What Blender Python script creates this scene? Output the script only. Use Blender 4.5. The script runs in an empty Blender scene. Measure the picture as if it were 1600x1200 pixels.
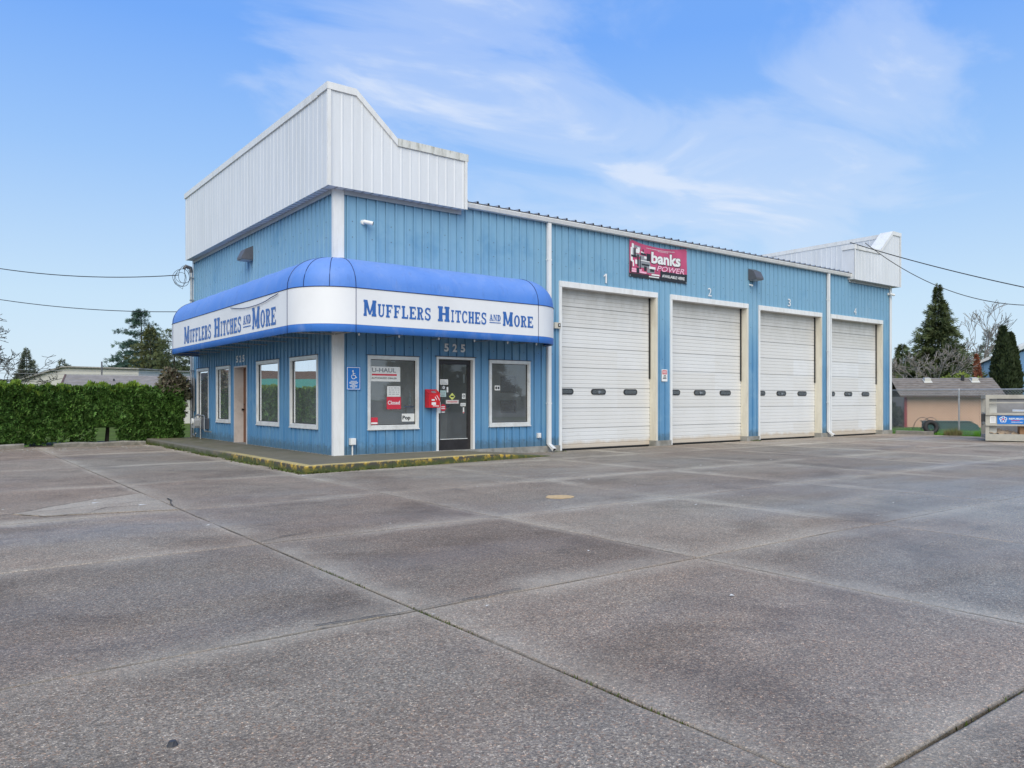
import bpy, bmesh, math, random
import numpy as np
from mathutils import Vector, Matrix
from math import sin, cos, pi, radians

SC = bpy.context.scene
COL = SC.collection
rnd = random.Random(7)
NR = np.random.RandomState(11)

# ------------------------------------------------------------------ camera
cd = bpy.data.cameras.new("camera")
cam = bpy.data.objects.new("camera", cd)
COL.objects.link(cam)
cam.location = (-6.765, -14.957, 1.3)
cam.rotation_euler = (radians(90), 0, radians(-37.26))
cd.sensor_width = 36.0
cd.lens = 27.21
cd.shift_y = 0.0156
cd.clip_start = 0.05
cd.clip_end = 3000
SC.camera = cam

# ------------------------------------------------------------------ node helper
def nd(nt, typ, props=None, **ins):
    n = nt.nodes.new(typ)
    for k, v in (props or {}).items():
        setattr(n, k, v)
    for k, v in ins.items():
        if k[0] == 'i' and k[1:].isdigit():
            s = n.inputs[int(k[1:])]
        else:
            s = n.inputs[k.replace('_', ' ')]
        if isinstance(v, bpy.types.NodeSocket):
            nt.links.new(v, s)
        elif isinstance(v, bpy.types.Node):
            nt.links.new(v.outputs[0], s)
        else:
            s.default_value = v
    return n

def math_(nt, op, a, b=0.0, clamp=False):
    n = nd(nt, 'ShaderNodeMath', {'operation': op, 'use_clamp': clamp}, i0=a, i1=b)
    return n.outputs[0]

def ramp(nt, fac, stops, interp='LINEAR'):
    n = nt.nodes.new('ShaderNodeValToRGB')
    n.color_ramp.interpolation = interp
    el = n.color_ramp.elements
    while len(el) < len(stops):
        el.new(0.5)
    for e, (p, c) in zip(el, stops):
        e.position = p
        e.color = (c, c, c, 1) if isinstance(c, (int, float)) else (*c, 1)
    nt.links.new(fac, n.inputs[0])
    return n.outputs[0]

def mixc(nt, fac, a, b, blend='MIX'):
    n = nt.nodes.new('ShaderNodeMix')
    n.data_type = 'RGBA'
    n.blend_type = blend
    for s, v in ((n.inputs[0], fac), (n.inputs[6], a), (n.inputs[7], b)):
        if isinstance(v, bpy.types.NodeSocket):
            nt.links.new(v, s)
        elif isinstance(v, (tuple, list)):
            s.default_value = (*v, 1) if len(v) == 3 else v
        else:
            s.default_value = v
    return n.outputs[2]

def noise(nt, vec, scale, detail=4.0, rough=0.55, dist=0.0):
    return nd(nt, 'ShaderNodeTexNoise', None, Vector=vec, Scale=scale, Detail=detail, Roughness=rough, Distortion=dist).outputs[0]

def scaled(nt, vec, s):
    return nd(nt, 'ShaderNodeMapping', None, Vector=vec, Scale=s).outputs[0]

# ------------------------------------------------------------------ world, sun, exposure
SUN_EL, SUN_AZ = radians(42), radians(217)      # azimuth from +Y clockwise: sun behind the camera
w = bpy.data.worlds.new("World")
SC.world = w
w.use_nodes = True
wt = w.node_tree
wt.nodes.clear()
tc = nd(wt, 'ShaderNodeTexCoord').outputs['Generated']
sky = nd(wt, 'ShaderNodeTexSky', {'sky_type': 'NISHITA', 'sun_disc': False, 'sun_elevation': SUN_EL, 'sun_rotation': SUN_AZ,
                                  'air_density': 1.0, 'dust_density': 0.6, 'ozone_density': 1.5})
SKY_S = 0.10
sep = nd(wt, 'ShaderNodeSeparateXYZ', None, Vector=tc)
elev = sep.outputs[2]
# clear-sky colour: the physical sky, brightened to a milky pale blue towards the horizon
grad = ramp(wt, elev, [(0.0, (7.2, 8.6, 9.8)), (0.12, (6.0, 8.0, 9.9)), (0.28, (3.5, 6.0, 10.2)), (0.42, (1.9, 4.4, 10.2)), (1.0, (1.5, 3.4, 8.4))])
base = mixc(wt, 0.88, sky.outputs[0], grad)
# wind-drawn cirrus on a flat layer
zc = math_(wt, 'ADD', math_(wt, 'MAXIMUM', elev, 0.0), 0.12)
px = math_(wt, 'DIVIDE', sep.outputs[0], zc)
py = math_(wt, 'DIVIDE', sep.outputs[1], zc)
pl = nd(wt, 'ShaderNodeCombineXYZ', None, X=px, Y=py, Z=0.0).outputs[0]
pr = nd(wt, 'ShaderNodeMapping', None, Vector=pl, Location=(0.4, 2.1, 0.0), Rotation=(0, 0, radians(50)), Scale=(0.85, 1.35, 1.0)).outputs[0]
c1 = noise(wt, pr, 1.45, 7.0, 0.55, 0.8)
c2 = noise(wt, pl, 0.5, 2.0, 0.5)
# the cirrus gathers in one broad bank to the north-east, thinning out elsewhere
bank = nd(wt, 'ShaderNodeVectorMath', {'operation': 'DOT_PRODUCT'}, i0=tc, i1=(0.655, 0.655, 0.385)).outputs['Value']
bank = ramp(wt, bank, [(0.85, 0.0), (0.985, 0.30)], 'EASE')
cm = math_(wt, 'ADD', math_(wt, 'ADD', math_(wt, 'MULTIPLY', c1, 0.85), math_(wt, 'MULTIPLY', c2, 0.25)), bank)
cloud = ramp(wt, cm, [(0.72, 0.0), (0.88, 0.32), (1.04, 0.78)], 'EASE')
cloud = math_(wt, 'MULTIPLY', cloud, ramp(wt, elev, [(0.05, 0.15), (0.22, 1.0)]))
skyc = mixc(wt, cloud, base, (7.6, 8.4, 9.8))
bg = nd(wt, 'ShaderNodeBackground', None, Color=skyc, Strength=SKY_S)
wo = nd(wt, 'ShaderNodeOutputWorld', None, Surface=bg)

sd = bpy.data.lights.new("sun", 'SUN')
sd.energy = 3.6
sd.angle = radians(60)
sd.color = (1.0, 0.92, 0.72)
sun = bpy.data.objects.new("sun", sd)
COL.objects.link(sun)
sv = Vector((sin(SUN_AZ) * cos(SUN_EL), cos(SUN_AZ) * cos(SUN_EL), sin(SUN_EL)))
sun.rotation_euler = (-sv).to_track_quat('-Z', 'Y').to_euler()

SC.view_settings.view_transform = 'Standard'
SC.view_settings.look = 'None'
SC.view_settings.exposure = 0.0
SC.view_settings.gamma = 1.0
SC.view_settings.use_curve_mapping = False
SC.cycles.use_denoising = True
SC.cycles.max_bounces = 8
SC.cycles.transparent_max_bounces = 12

# ------------------------------------------------------------------ materials
def new_mat(name):
    m = bpy.data.materials.new(name)
    m.use_nodes = True
    nt = m.node_tree
    nt.nodes.clear()
    out = nt.nodes.new('ShaderNodeOutputMaterial')
    b = nt.nodes.new('ShaderNodeBsdfPrincipled')
    nt.links.new(b.outputs[0], out.inputs[0])
    pos = nt.nodes.new('ShaderNodeNewGeometry').outputs['Position']
    return m, nt, b, pos

def setin(nt, b, name, v):
    if isinstance(v, bpy.types.NodeSocket):
        nt.links.new(v, b.inputs[name])
    else:
        b.inputs[name].default_value = (*v, 1) if isinstance(v, tuple) and len(v) == 3 else v

def bump(nt, b, h, strength=0.3, dist=0.01):
    n = nd(nt, 'ShaderNodeBump', None, Strength=strength, Distance=dist, Height=h)
    nt.links.new(n.outputs[0], b.inputs['Normal'])

def plain(name, col, rough=0.6, metal=0.0, var=0.15, scale=6.0, dirt=None, dirt_amt=0.0, bmp=0.0, bscale=60.0, spec=0.5, stretch=(1, 1, 1)):
    """Painted or bare stuff with uneven tone, optional dirt stains and fine relief."""
    m, nt, b, pos = new_mat(name)
    v = scaled(nt, pos, stretch)
    n1 = noise(nt, v, scale, 5.0, 0.6)
    lo = tuple(c * (1 - var) for c in col)
    hi = tuple(min(1.0, c * (1 + var)) for c in col)
    c = mixc(nt, ramp(nt, n1, [(0.3, 0.0), (0.7, 1.0)]), lo, hi)
    if dirt is not None:
        n2 = noise(nt, v, scale * 0.37, 7.0, 0.68)
        c = mixc(nt, math_(nt, 'MULTIPLY', ramp(nt, n2, [(0.48, 0.0), (0.72, 1.0)]), dirt_amt), c, dirt)
    setin(nt, b, 'Base Color', c)
    setin(nt, b, 'Roughness', math_(nt, 'ADD', rough - 0.08, math_(nt, 'MULTIPLY', n1, 0.16)))
    setin(nt, b, 'Metallic', metal)
    b.inputs['Specular IOR Level'].default_value = spec
    if bmp:
        bump(nt, b, noise(nt, pos, bscale, 3.0), bmp)
    return m

M = {}
# blue ribbed siding: chalked by the weather high up, still strong blue under the canopy and near the ground
def blue_siding():
    m, nt, b, pos = new_mat("blue_siding_paint")
    s = nd(nt, 'ShaderNodeSeparateXYZ', None, Vector=pos)
    z = s.outputs[2]
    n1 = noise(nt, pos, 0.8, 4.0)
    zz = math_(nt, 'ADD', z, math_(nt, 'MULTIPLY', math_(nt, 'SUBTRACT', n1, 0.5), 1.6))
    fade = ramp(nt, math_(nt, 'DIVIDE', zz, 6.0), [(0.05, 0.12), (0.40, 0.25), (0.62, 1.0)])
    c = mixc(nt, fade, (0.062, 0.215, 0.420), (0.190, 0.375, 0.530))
    pt = noise(nt, pos, 0.55, 5.0, 0.65)
    c = mixc(nt, ramp(nt, pt, [(0.56, 0.0), (0.66, 0.75)]), c, (0.105, 0.275, 0.455))
    c = mixc(nt, ramp(nt, pt, [(0.30, 0.6), (0.44, 0.0)]), c, (0.27, 0.44, 0.565))
    st = noise(nt, scaled(nt, pos, (7.0, 7.0, 0.35)), 1.0, 5.0, 0.65)
    c = mixc(nt, ramp(nt, st, [(0.35, 0.0), (0.75, 0.5)]), c, (0.25, 0.42, 0.55))
    sp = noise(nt, pos, 9.0, 6.0, 0.75)
    c = mixc(nt, ramp(nt, sp, [(0.64, 0.0), (0.82, 0.35)]), c, (0.10, 0.20, 0.30))
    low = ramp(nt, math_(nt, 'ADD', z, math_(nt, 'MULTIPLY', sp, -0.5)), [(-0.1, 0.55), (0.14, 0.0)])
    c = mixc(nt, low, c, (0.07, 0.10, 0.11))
    setin(nt, b, 'Base Color', c)
    setin(nt, b, 'Roughness', math_(nt, 'ADD', 0.42, math_(nt, 'MULTIPLY', fade, 0.18)))
    bump(nt, b, noise(nt, scaled(nt, pos, (2.5, 2.5, 1.2)), 1.0, 2.0), 0.4, 0.03)
    return m
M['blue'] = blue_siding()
M['white_metal'] = plain("white_metal_panel", (0.70, 0.715, 0.735), 0.45, var=0.05, scale=1.3, dirt=(0.50, 0.51, 0.50), dirt_amt=0.30, stretch=(3, 3, 0.4))
M['trim'] = plain("white_trim_paint", (0.76, 0.76, 0.75), 0.45, var=0.05, scale=3.0, dirt=(0.48, 0.44, 0.36), dirt_amt=0.35, stretch=(4, 4, 1))
M['cap'] = plain("mossy_white_cap", (0.66, 0.66, 0.62), 0.6, var=0.08, scale=5.0, dirt=(0.20, 0.20, 0.15), dirt_amt=0.9, stretch=(4, 4, 0.8))
M['cream'] = plain("cream_jamb_paint", (0.66, 0.62, 0.52), 0.6, var=0.07, scale=2.5, dirt=(0.36, 0.30, 0.21), dirt_amt=0.45, stretch=(3, 3, 0.7))
M['soffit'] = plain("grey_soffit_metal", (0.42, 0.44, 0.46), 0.5, var=0.12, scale=2.0)
M['concrete'] = plain("worn_concrete", (0.30, 0.29, 0.265), 0.85, var=0.25, scale=5.0, dirt=(0.10, 0.10, 0.075), dirt_amt=0.7, bmp=0.4, bscale=45)
M['roof'] = plain("galvanised_roof", (0.45, 0.46, 0.47), 0.4, metal=0.5, var=0.15, scale=3.0, dirt=(0.2, 0.19, 0.17), dirt_amt=0.5)
M['rubber'] = plain("black_rubber", (0.018, 0.018, 0.019), 0.7, var=0.3, scale=12.0)
M['bronze'] = plain("dark_bronze_aluminium", (0.035, 0.031, 0.032), 0.4, metal=0.3, var=0.2, scale=8.0)
M['alu'] = plain("window_aluminium", (0.72, 0.72, 0.70), 0.4, metal=0.1, var=0.08, scale=8.0, dirt=(0.38, 0.34, 0.28), dirt_amt=0.4)
M['black'] = plain("black_plastic", (0.02, 0.02, 0.022), 0.45, var=0.2, scale=10.0)
M['grey'] = plain("grey_enamel", (0.36, 0.37, 0.38), 0.45, var=0.1, scale=10.0, dirt=(0.2, 0.18, 0.15), dirt_amt=0.4)
M['darkgrey'] = plain("dark_grey_enamel", (0.095, 0.097, 0.11), 0.5, var=0.15, scale=8.0)
M['steel'] = plain("galvanised_steel", (0.42, 0.43, 0.44), 0.42, metal=0.7, var=0.15, scale=12.0, dirt=(0.22, 0.2, 0.18), dirt_amt=0.4)
M['wall_in'] = plain("interior_wall_paint", (0.86, 0.86, 0.80), 0.8, var=0.05, scale=2.0)
M['floor_in'] = plain("interior_floor_tile", (0.60, 0.59, 0.55), 0.5, var=0.15, scale=4.0)
M['wood'] = plain("brown_door_wood", (0.16, 0.065, 0.032), 0.55, var=0.25, scale=4.0, stretch=(8, 8, 0.6))
M['pinkwhite'] = plain("peeling_pinkish_white_paint", (0.62, 0.56, 0.53), 0.6, var=0.08, scale=4.0, dirt=(0.24, 0.17, 0.12), dirt_amt=0.45)
M['red'] = plain("red_enamel", (0.60, 0.016, 0.022), 0.35, var=0.12, scale=6.0)
M['signblue'] = plain("sign_blue", (0.015, 0.17, 0.55), 0.35, var=0.06, scale=6.0)
M['signwhite'] = plain("sign_white", (0.78, 0.78, 0.77), 0.45, var=0.04, scale=6.0)
M['paper'] = plain("white_paper", (0.72, 0.72, 0.69), 0.75, var=0.05, scale=6.0)
M['ink'] = plain("black_ink", (0.02, 0.02, 0.022), 0.5, var=0.1)
M['greyink'] = plain("grey_ink", (0.26, 0.27, 0.29), 0.5, var=0.1)
M['redink'] = plain("red_ink", (0.60, 0.03, 0.055), 0.5, var=0.1)
M['pink'] = plain("faded_pink_print", (0.50, 0.075, 0.165), 0.5, var=0.14, scale=2.0)
M['lightpink'] = plain("light_pink_print", (0.88, 0.44, 0.58), 0.5, var=0.08)
M['letterblue'] = plain("awning_letter_blue", (0.030, 0.125, 0.40), 0.45, var=0.12, scale=5.0)
M['yellowgreen'] = plain("yellow_green_sticker", (0.62, 0.66, 0.16), 0.5)
M['teal'] = plain("pale_teal_paper", (0.38, 0.52, 0.50), 0.6)
M['cable'] = plain("black_cable", (0.016, 0.016, 0.017), 0.55, var=0.1)
M['greycable'] = plain("grey_cable", (0.22, 0.23, 0.24), 0.5, var=0.1)
M['log'] = plain("weathered_timber", (0.22, 0.205, 0.18), 0.85, var=0.3, scale=6.0, dirt=(0.075, 0.08, 0.05), dirt_amt=0.6, bmp=0.5, bscale=25)
M['cardboard'] = plain("brown_cardboard", (0.30, 0.165, 0.085), 0.85, var=0.2, scale=5.0)
M['kraft'] = plain("crumpled_kraft_paper", (0.42, 0.31, 0.21), 0.85, var=0.2, scale=8.0)
M['shedwall'] = plain("salmon_shed_paint", (0.62, 0.40, 0.28), 0.8, var=0.06, scale=1.2, dirt=(0.45, 0.28, 0.2), dirt_amt=0.4)
M['shedtrim'] = plain("dark_red_trim", (0.27, 0.025, 0.035), 0.6, var=0.15)
M['shingle'] = plain("brown_grey_shingle", (0.19, 0.165, 0.145), 0.9, var=0.35, scale=3.5, dirt=(0.24, 0.22, 0.20), dirt_amt=0.6, stretch=(1, 1, 4))
M['shingle_pale'] = plain("pale_taupe_shingle", (0.27, 0.245, 0.225), 0.9, var=0.2, scale=2.5, dirt=(0.19, 0.17, 0.15), dirt_amt=0.6)
M['greenhull'] = plain("dark_green_hull", (0.014, 0.075, 0.060), 0.5, var=0.2, scale=4.0)
M['housewall'] = plain("house_blue_siding", (0.19, 0.34, 0.54), 0.65, var=0.10, scale=1.5)
M['stucco'] = plain("pale_grey_stucco", (0.56, 0.55, 0.51), 0.85, var=0.05, scale=1.0)
M['brownfascia'] = plain("brown_fascia", (0.12, 0.065, 0.045), 0.7, var=0.2)
M['tealfascia'] = plain("teal_metal_fascia", (0.05, 0.26, 0.22), 0.5, var=0.1)
M['bark'] = plain("dark_bark", (0.075, 0.062, 0.050), 0.95, var=0.35, scale=6.0, bmp=0.6, bscale=20)
M['palebark'] = plain("pale_grey_bark", (0.25, 0.225, 0.20), 0.95, var=0.25, scale=6.0)
M['oakbark'] = plain("lichen_oak_bark", (0.060, 0.057, 0.045), 0.95, var=0.35, scale=6.0)
M['yellowspot'] = plain("faded_orange_paint", (0.58, 0.40, 0.20), 0.8, var=0.18, scale=20.0)
M['asphalt'] = plain("grey_asphalt", (0.16, 0.15, 0.14), 0.9, var=0.15, scale=2.0)
M['joint'] = plain("mossy_joint_dirt", (0.028, 0.028, 0.020), 0.95, var=0.4, scale=3.0, dirt=(0.045, 0.060, 0.020), dirt_amt=0.7)
M['crack'] = plain("dark_crack_fill", (0.055, 0.052, 0.045), 0.95, var=0.3, scale=8.0)
M['leaflitter'] = plain("pale_litter", (0.62, 0.60, 0.55), 0.8, var=0.15)
M['stone'] = plain("dark_pebble", (0.05, 0.052, 0.06), 0.7, var=0.3)

# awning vinyl: sun-bleached blotches on a strong blue
def awning_blue():
    m, nt, b, pos = new_mat("awning_blue_vinyl")
    n1 = noise(nt, pos, 1.4, 5.0, 0.6)
    s = nd(nt, 'ShaderNodeSeparateXYZ', None, Vector=pos)
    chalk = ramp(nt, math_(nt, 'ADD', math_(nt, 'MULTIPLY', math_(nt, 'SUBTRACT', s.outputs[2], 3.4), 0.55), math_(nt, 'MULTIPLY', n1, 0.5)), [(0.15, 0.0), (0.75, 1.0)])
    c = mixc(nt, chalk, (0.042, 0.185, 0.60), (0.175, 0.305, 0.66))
    blot = noise(nt, scaled(nt, pos, (1, 1, 0.5)), 3.2, 6.0, 0.7)
    c = mixc(nt, ramp(nt, blot, [(0.52, 0.0), (0.75, 0.45)]), c, (0.24, 0.34, 0.62))
    dr = noise(nt, scaled(nt, pos, (9, 9, 0.7)), 1.0, 4.0, 0.6)
    c = mixc(nt, ramp(nt, dr, [(0.58, 0.0), (0.78, 0.30)]), c, (0.05, 0.10, 0.26))
    setin(nt, b, 'Base Color', c)
    setin(nt, b, 'Roughness', math_(nt, 'ADD', 0.48, math_(nt, 'MULTIPLY', blot, 0.2)))
    bump(nt, b, noise(nt, pos, 2.6, 3.0), 0.3, 0.05)
    return m
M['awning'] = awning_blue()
M['band'] = plain("awning_white_vinyl", (0.76, 0.765, 0.78), 0.45, var=0.03, scale=1.2, dirt=(0.55, 0.53, 0.50), dirt_amt=0.22, stretch=(1, 1, 0.6))
M['piping'] = plain("dark_blue_piping", (0.012, 0.03, 0.12), 0.5)

# sectional door enamel: top darkened for dirt and header shade, chipped dashes and a rust stain at the foot
def door_white():
    m, nt, b, pos = new_mat("white_door_enamel")
    s = nd(nt, 'ShaderNodeSeparateXYZ', None, Vector=pos)
    z = s.outputs[2]
    n1 = noise(nt, scaled(nt, pos, (1.6, 1.6, 0.9)), 1.0, 5.0)
    sec = nd(nt, 'ShaderNodeTexWhiteNoise', {'noise_dimensions': '2D'},
             Vector=nd(nt, 'ShaderNodeCombineXYZ', None, X=math_(nt, 'FLOOR', math_(nt, 'DIVIDE', z, 0.529)), Y=math_(nt, 'FLOOR', math_(nt, 'DIVIDE', s.outputs[0], 4.2)), Z=0.0).outputs[0]).outputs[0]
    c = mixc(nt, n1, (0.66, 0.66, 0.645), (0.78, 0.785, 0.79))
    c = mixc(nt, math_(nt, 'MULTIPLY', sec, 0.7), c, (0.66, 0.64, 0.60))
    top = ramp(nt, math_(nt, 'DIVIDE', z, 4.3), [(0.70, 0.0), (0.98, 1.0)])
    grime_shade = noise(nt, scaled(nt, pos, (3.0, 3.0, 1.5)), 1.0, 6.0, 0.7)
    c = mixc(nt, math_(nt, 'MULTIPLY', top, math_(nt, 'MULTIPLY', grime_shade, 1.45)), c, (0.41, 0.395, 0.355))
    hand = noise(nt, scaled(nt, pos, (1.3, 1.3, 2.2)), 1.0, 6.0, 0.72)
    c = mixc(nt, ramp(nt, hand, [(0.60, 0.0), (0.74, 0.35)]), c, (0.52, 0.49, 0.43))
    dash = noise(nt, scaled(nt, pos, (34.0, 34.0, 1.1)), 1.0, 1.0)
    brk = noise(nt, scaled(nt, pos, (2.0, 2.0, 26.0)), 1.0, 2.0)
    d = math_(nt, 'MULTIPLY', ramp(nt, dash, [(0.72, 0.0), (0.76, 1.0)]), ramp(nt, brk, [(0.50, 0.0), (0.55, 1.0)]))
    c = mixc(nt, math_(nt, 'MULTIPLY', math_(nt, 'MULTIPLY', d, top), 0.85), c, (0.20, 0.19, 0.17))
    rust = ramp(nt, math_(nt, 'ADD', z, math_(nt, 'MULTIPLY', grime_shade, -0.28)), [(-0.12, 1.0), (0.10, 0.0)])
    c = mixc(nt, math_(nt, 'MULTIPLY', rust, 0.55), c, (0.52, 0.38, 0.22))
    setin(nt, b, 'Base Color', c)
    setin(nt, b, 'Roughness', 0.48)
    return m
M['door'] = door_white()

def glass(name, tint, refl=1.75, film=0.10):
    m = bpy.data.materials.new(name)
    m.use_nodes = True
    nt = m.node_tree
    nt.nodes.clear()
    tr = nd(nt, 'ShaderNodeBsdfTransparent', None, Color=(*tint, 1))
    gl = nd(nt, 'ShaderNodeBsdfGlossy', None, Color=(0.95, 0.97, 1.0, 1), Roughness=0.015)
    pos = nt.nodes.new('ShaderNodeNewGeometry').outputs['Position']
    bp = nd(nt, 'ShaderNodeBump', None, Strength=0.05, Distance=0.05, Height=noise(nt, pos, 0.9, 1.0))
    nt.links.new(bp.outputs[0], gl.inputs['Normal'])
    fr = nd(nt, 'ShaderNodeFresnel', None, IOR=refl)
    mx = nd(nt, 'ShaderNodeMixShader', None, Fac=fr, i1=tr, i2=gl)
    # pale film added to lighten the dim panes, thicker in smears
    pale_film = nd(nt, 'ShaderNodeBsdfDiffuse', None, Color=(0.66, 0.69, 0.70, 1))
    sm = ramp(nt, noise(nt, scaled(nt, pos, (2.0, 2.0, 0.8)), 1.6, 6.0, 0.7, 0.5), [(0.30, film * 0.7), (0.75, film * 1.7)])
    mx = nd(nt, 'ShaderNodeMixShader', None, Fac=sm, i1=mx, i2=pale_film)
    nd(nt, 'ShaderNodeOutputMaterial', None, Surface=mx)
    return m
M['glass'] = glass("window_glass", (0.99, 1.0, 1.0), 2.1)
M['sideglass'] = glass("side_window_glass", (0.99, 1.0, 1.0), 1.66)
M['darkglass'] = glass("tinted_door_glass", (0.55, 0.58, 0.58), 1.75, 0.06)

# exposed-aggregate slab paving with pale worn edges, brown film and damp patches
def paving(name, tone, EDGE=0.8):
    m, nt, b, pos = new_mat(name)
    ua = nd(nt, 'ShaderNodeUVMap', {'uv_map': 'near_edge'}).outputs[0]
    ub = nd(nt, 'ShaderNodeUVMap', {'uv_map': 'far_edge'}).outputs[0]
    sa, sb = nd(nt, 'ShaderNodeSeparateXYZ', None, Vector=ua), nd(nt, 'ShaderNodeSeparateXYZ', None, Vector=ub)
    ed = math_(nt, 'MINIMUM', math_(nt, 'MINIMUM', math_(nt, 'MULTIPLY', sa.outputs[0], 1.0), sa.outputs[1]),
               math_(nt, 'MINIMUM', math_(nt, 'MULTIPLY', sb.outputs[0], 2.4), math_(nt, 'MULTIPLY', sb.outputs[1], 1.2)))
    big = noise(nt, pos, 0.23, 5.0, 0.6)
    mid = noise(nt, pos, 1.1, 6.0, 0.65)
    vor = nd(nt, 'ShaderNodeTexVoronoi', None, Vector=pos, Scale=105.0)
    vor2 = nd(nt, 'ShaderNodeTexVoronoi', None, Vector=pos, Scale=260.0)
    g = nd(nt, 'ShaderNodeSeparateColor', None, Color=vor.outputs['Color'])
    g2 = nd(nt, 'ShaderNodeSeparateColor', None, Color=vor2.outputs['Color'])
    val = math_(nt, 'ADD', math_(nt, 'MULTIPLY', g.outputs[0], 0.55), math_(nt, 'MULTIPLY', g2.outputs[0], 0.45))
    st = ramp(nt, val, [(0.10, (0.062, 0.060, 0.060)), (0.45, (0.126, 0.121, 0.119)), (0.74, (0.182, 0.175, 0.172)), (0.90, (0.29, 0.28, 0.27)), (0.98, (0.52, 0.50, 0.47))])
    tint = ramp(nt, g.outputs[1], [(0.0, (1.0, 1.0, 1.04)), (0.84, (1.0, 0.99, 0.98)), (0.93, (1.22, 1.02, 0.90)), (1.0, (1.12, 0.92, 0.86))])
    c = mixc(nt, 1.0, st, tint, 'MULTIPLY')
    c = mixc(nt, 1.0, c, tone, 'MULTIPLY')
    own = nd(nt, 'ShaderNodeObjectInfo').outputs['Random']
    c = mixc(nt, 1.0, c, ramp(nt, own, [(0.0, (0.86, 0.86, 0.87)), (1.0, (1.12, 1.11, 1.10))]), 'MULTIPLY')
    # brown traffic film in drifts
    c = mixc(nt, ramp(nt, big, [(0.42, 0.9), (0.58, 0.0)]), c, mixc(nt, 1.0, c, (0.93, 0.85, 0.81), 'MULTIPLY'))
    c = mixc(nt, ramp(nt, mid, [(0.46, 0.0), (0.72, 0.6)]), c, mixc(nt, 1.0, c, (1.35, 1.33, 1.30), 'MULTIPLY'))
    blot = noise(nt, pos, 0.62, 6.0, 0.7, 0.4)
    c = mixc(nt, ramp(nt, blot, [(0.36, 0.9), (0.50, 0.0)]), c, mixc(nt, 1.0, c, (0.70, 0.68, 0.67), 'MULTIPLY'))
    # pale bare mortar along the edges
    en = math_(nt, 'ADD', ed, math_(nt, 'MULTIPLY', math_(nt, 'SUBTRACT', mid, 0.52), 0.9))
    wear = ramp(nt, en, [(0.0, 1.0), (0.06, 0.75), (0.30, 0.0)])
    gate = noise(nt, pos, 0.45, 4.0, 0.6)
    wear = math_(nt, 'MULTIPLY', wear, ramp(nt, gate, [(0.36, 0.12), (0.56, 1.0)]))
    c = mixc(nt, math_(nt, 'MULTIPLY', wear, 0.95), c, mixc(nt, 0.5, mixc(nt, 1.0, c, (1.75, 1.74, 1.70), 'MULTIPLY'), (0.37, 0.335, 0.275)))
    dirt = ramp(nt, math_(nt, 'MINIMUM', math_(nt, 'MINIMUM', sa.outputs[0], sa.outputs[1]), math_(nt, 'MINIMUM', sb.outputs[0], sb.outputs[1])), [(0.007, 1.0), (0.020, 0.0)])
    dirt = math_(nt, 'MULTIPLY', dirt, ramp(nt, noise(nt, pos, 0.9, 5.0, 0.7), [(0.38, 0.12), (0.60, 1.0)]))
    c = mixc(nt, math_(nt, 'MULTIPLY', dirt, EDGE), c, (0.030, 0.029, 0.022))
    oil = noise(nt, scaled(nt, pos, (1.0, 1.4, 1.0)), 0.75, 4.0, 0.7, 0.3)
    c = mixc(nt, ramp(nt, oil, [(0.62, 0.0), (0.74, 0.55)]), c, (0.06, 0.057, 0.055))
    setin(nt, b, 'Base Color', c)
    damp = noise(nt, nd(nt, 'ShaderNodeMapping', None, Vector=pos, Location=(0.0, 2.2, 0), Rotation=(0, 0, radians(-37)), Scale=(0.13, 0.48, 1.0)).outputs[0], 1.0, 3.0, 0.55)
    # the lot is still damp in one broad area right of its middle
    far = nd(nt, 'ShaderNodeVectorMath', {'operation': 'DISTANCE'}, i0=pos, i1=(4.5, -11.2, 0.0)).outputs['Value']
    damp = math_(nt, 'ADD', damp, ramp(nt, math_(nt, 'DIVIDE', far, 10.0), [(0.2, 0.16), (0.9, 0.0)]))
    setin(nt, b, 'Roughness', ramp(nt, damp, [(0.50, 0.94), (0.60, 0.62), (0.76, 0.22)]))
    b.inputs['Specular IOR Level'].default_value = 0.4
    h = math_(nt, 'ADD', vor.outputs['Distance'], math_(nt, 'MULTIPLY', vor2.outputs['Distance'], 0.4))
    bump(nt, b, h, 0.55, 0.006)
    return m
M['pave'] = paving("aggregate_paving", (1.86, 1.73, 1.40))
M['pave_warm'] = paving("brownish_aggregate_paving", (1.80, 1.60, 1.27))
M['pave_pale'] = paving("pale_concrete_paving", (2.40, 2.20, 1.78))
M['pave_patch'] = paving("patched_paving", (2.1, 1.92, 1.55), 0.0)
M['patch'] = plain("pale_patch_mortar", (0.30, 0.275, 0.235), 0.85, var=0.2, scale=9.0, dirt=(0.13, 0.12, 0.11), dirt_amt=0.6, bmp=0.5, bscale=80)

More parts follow.
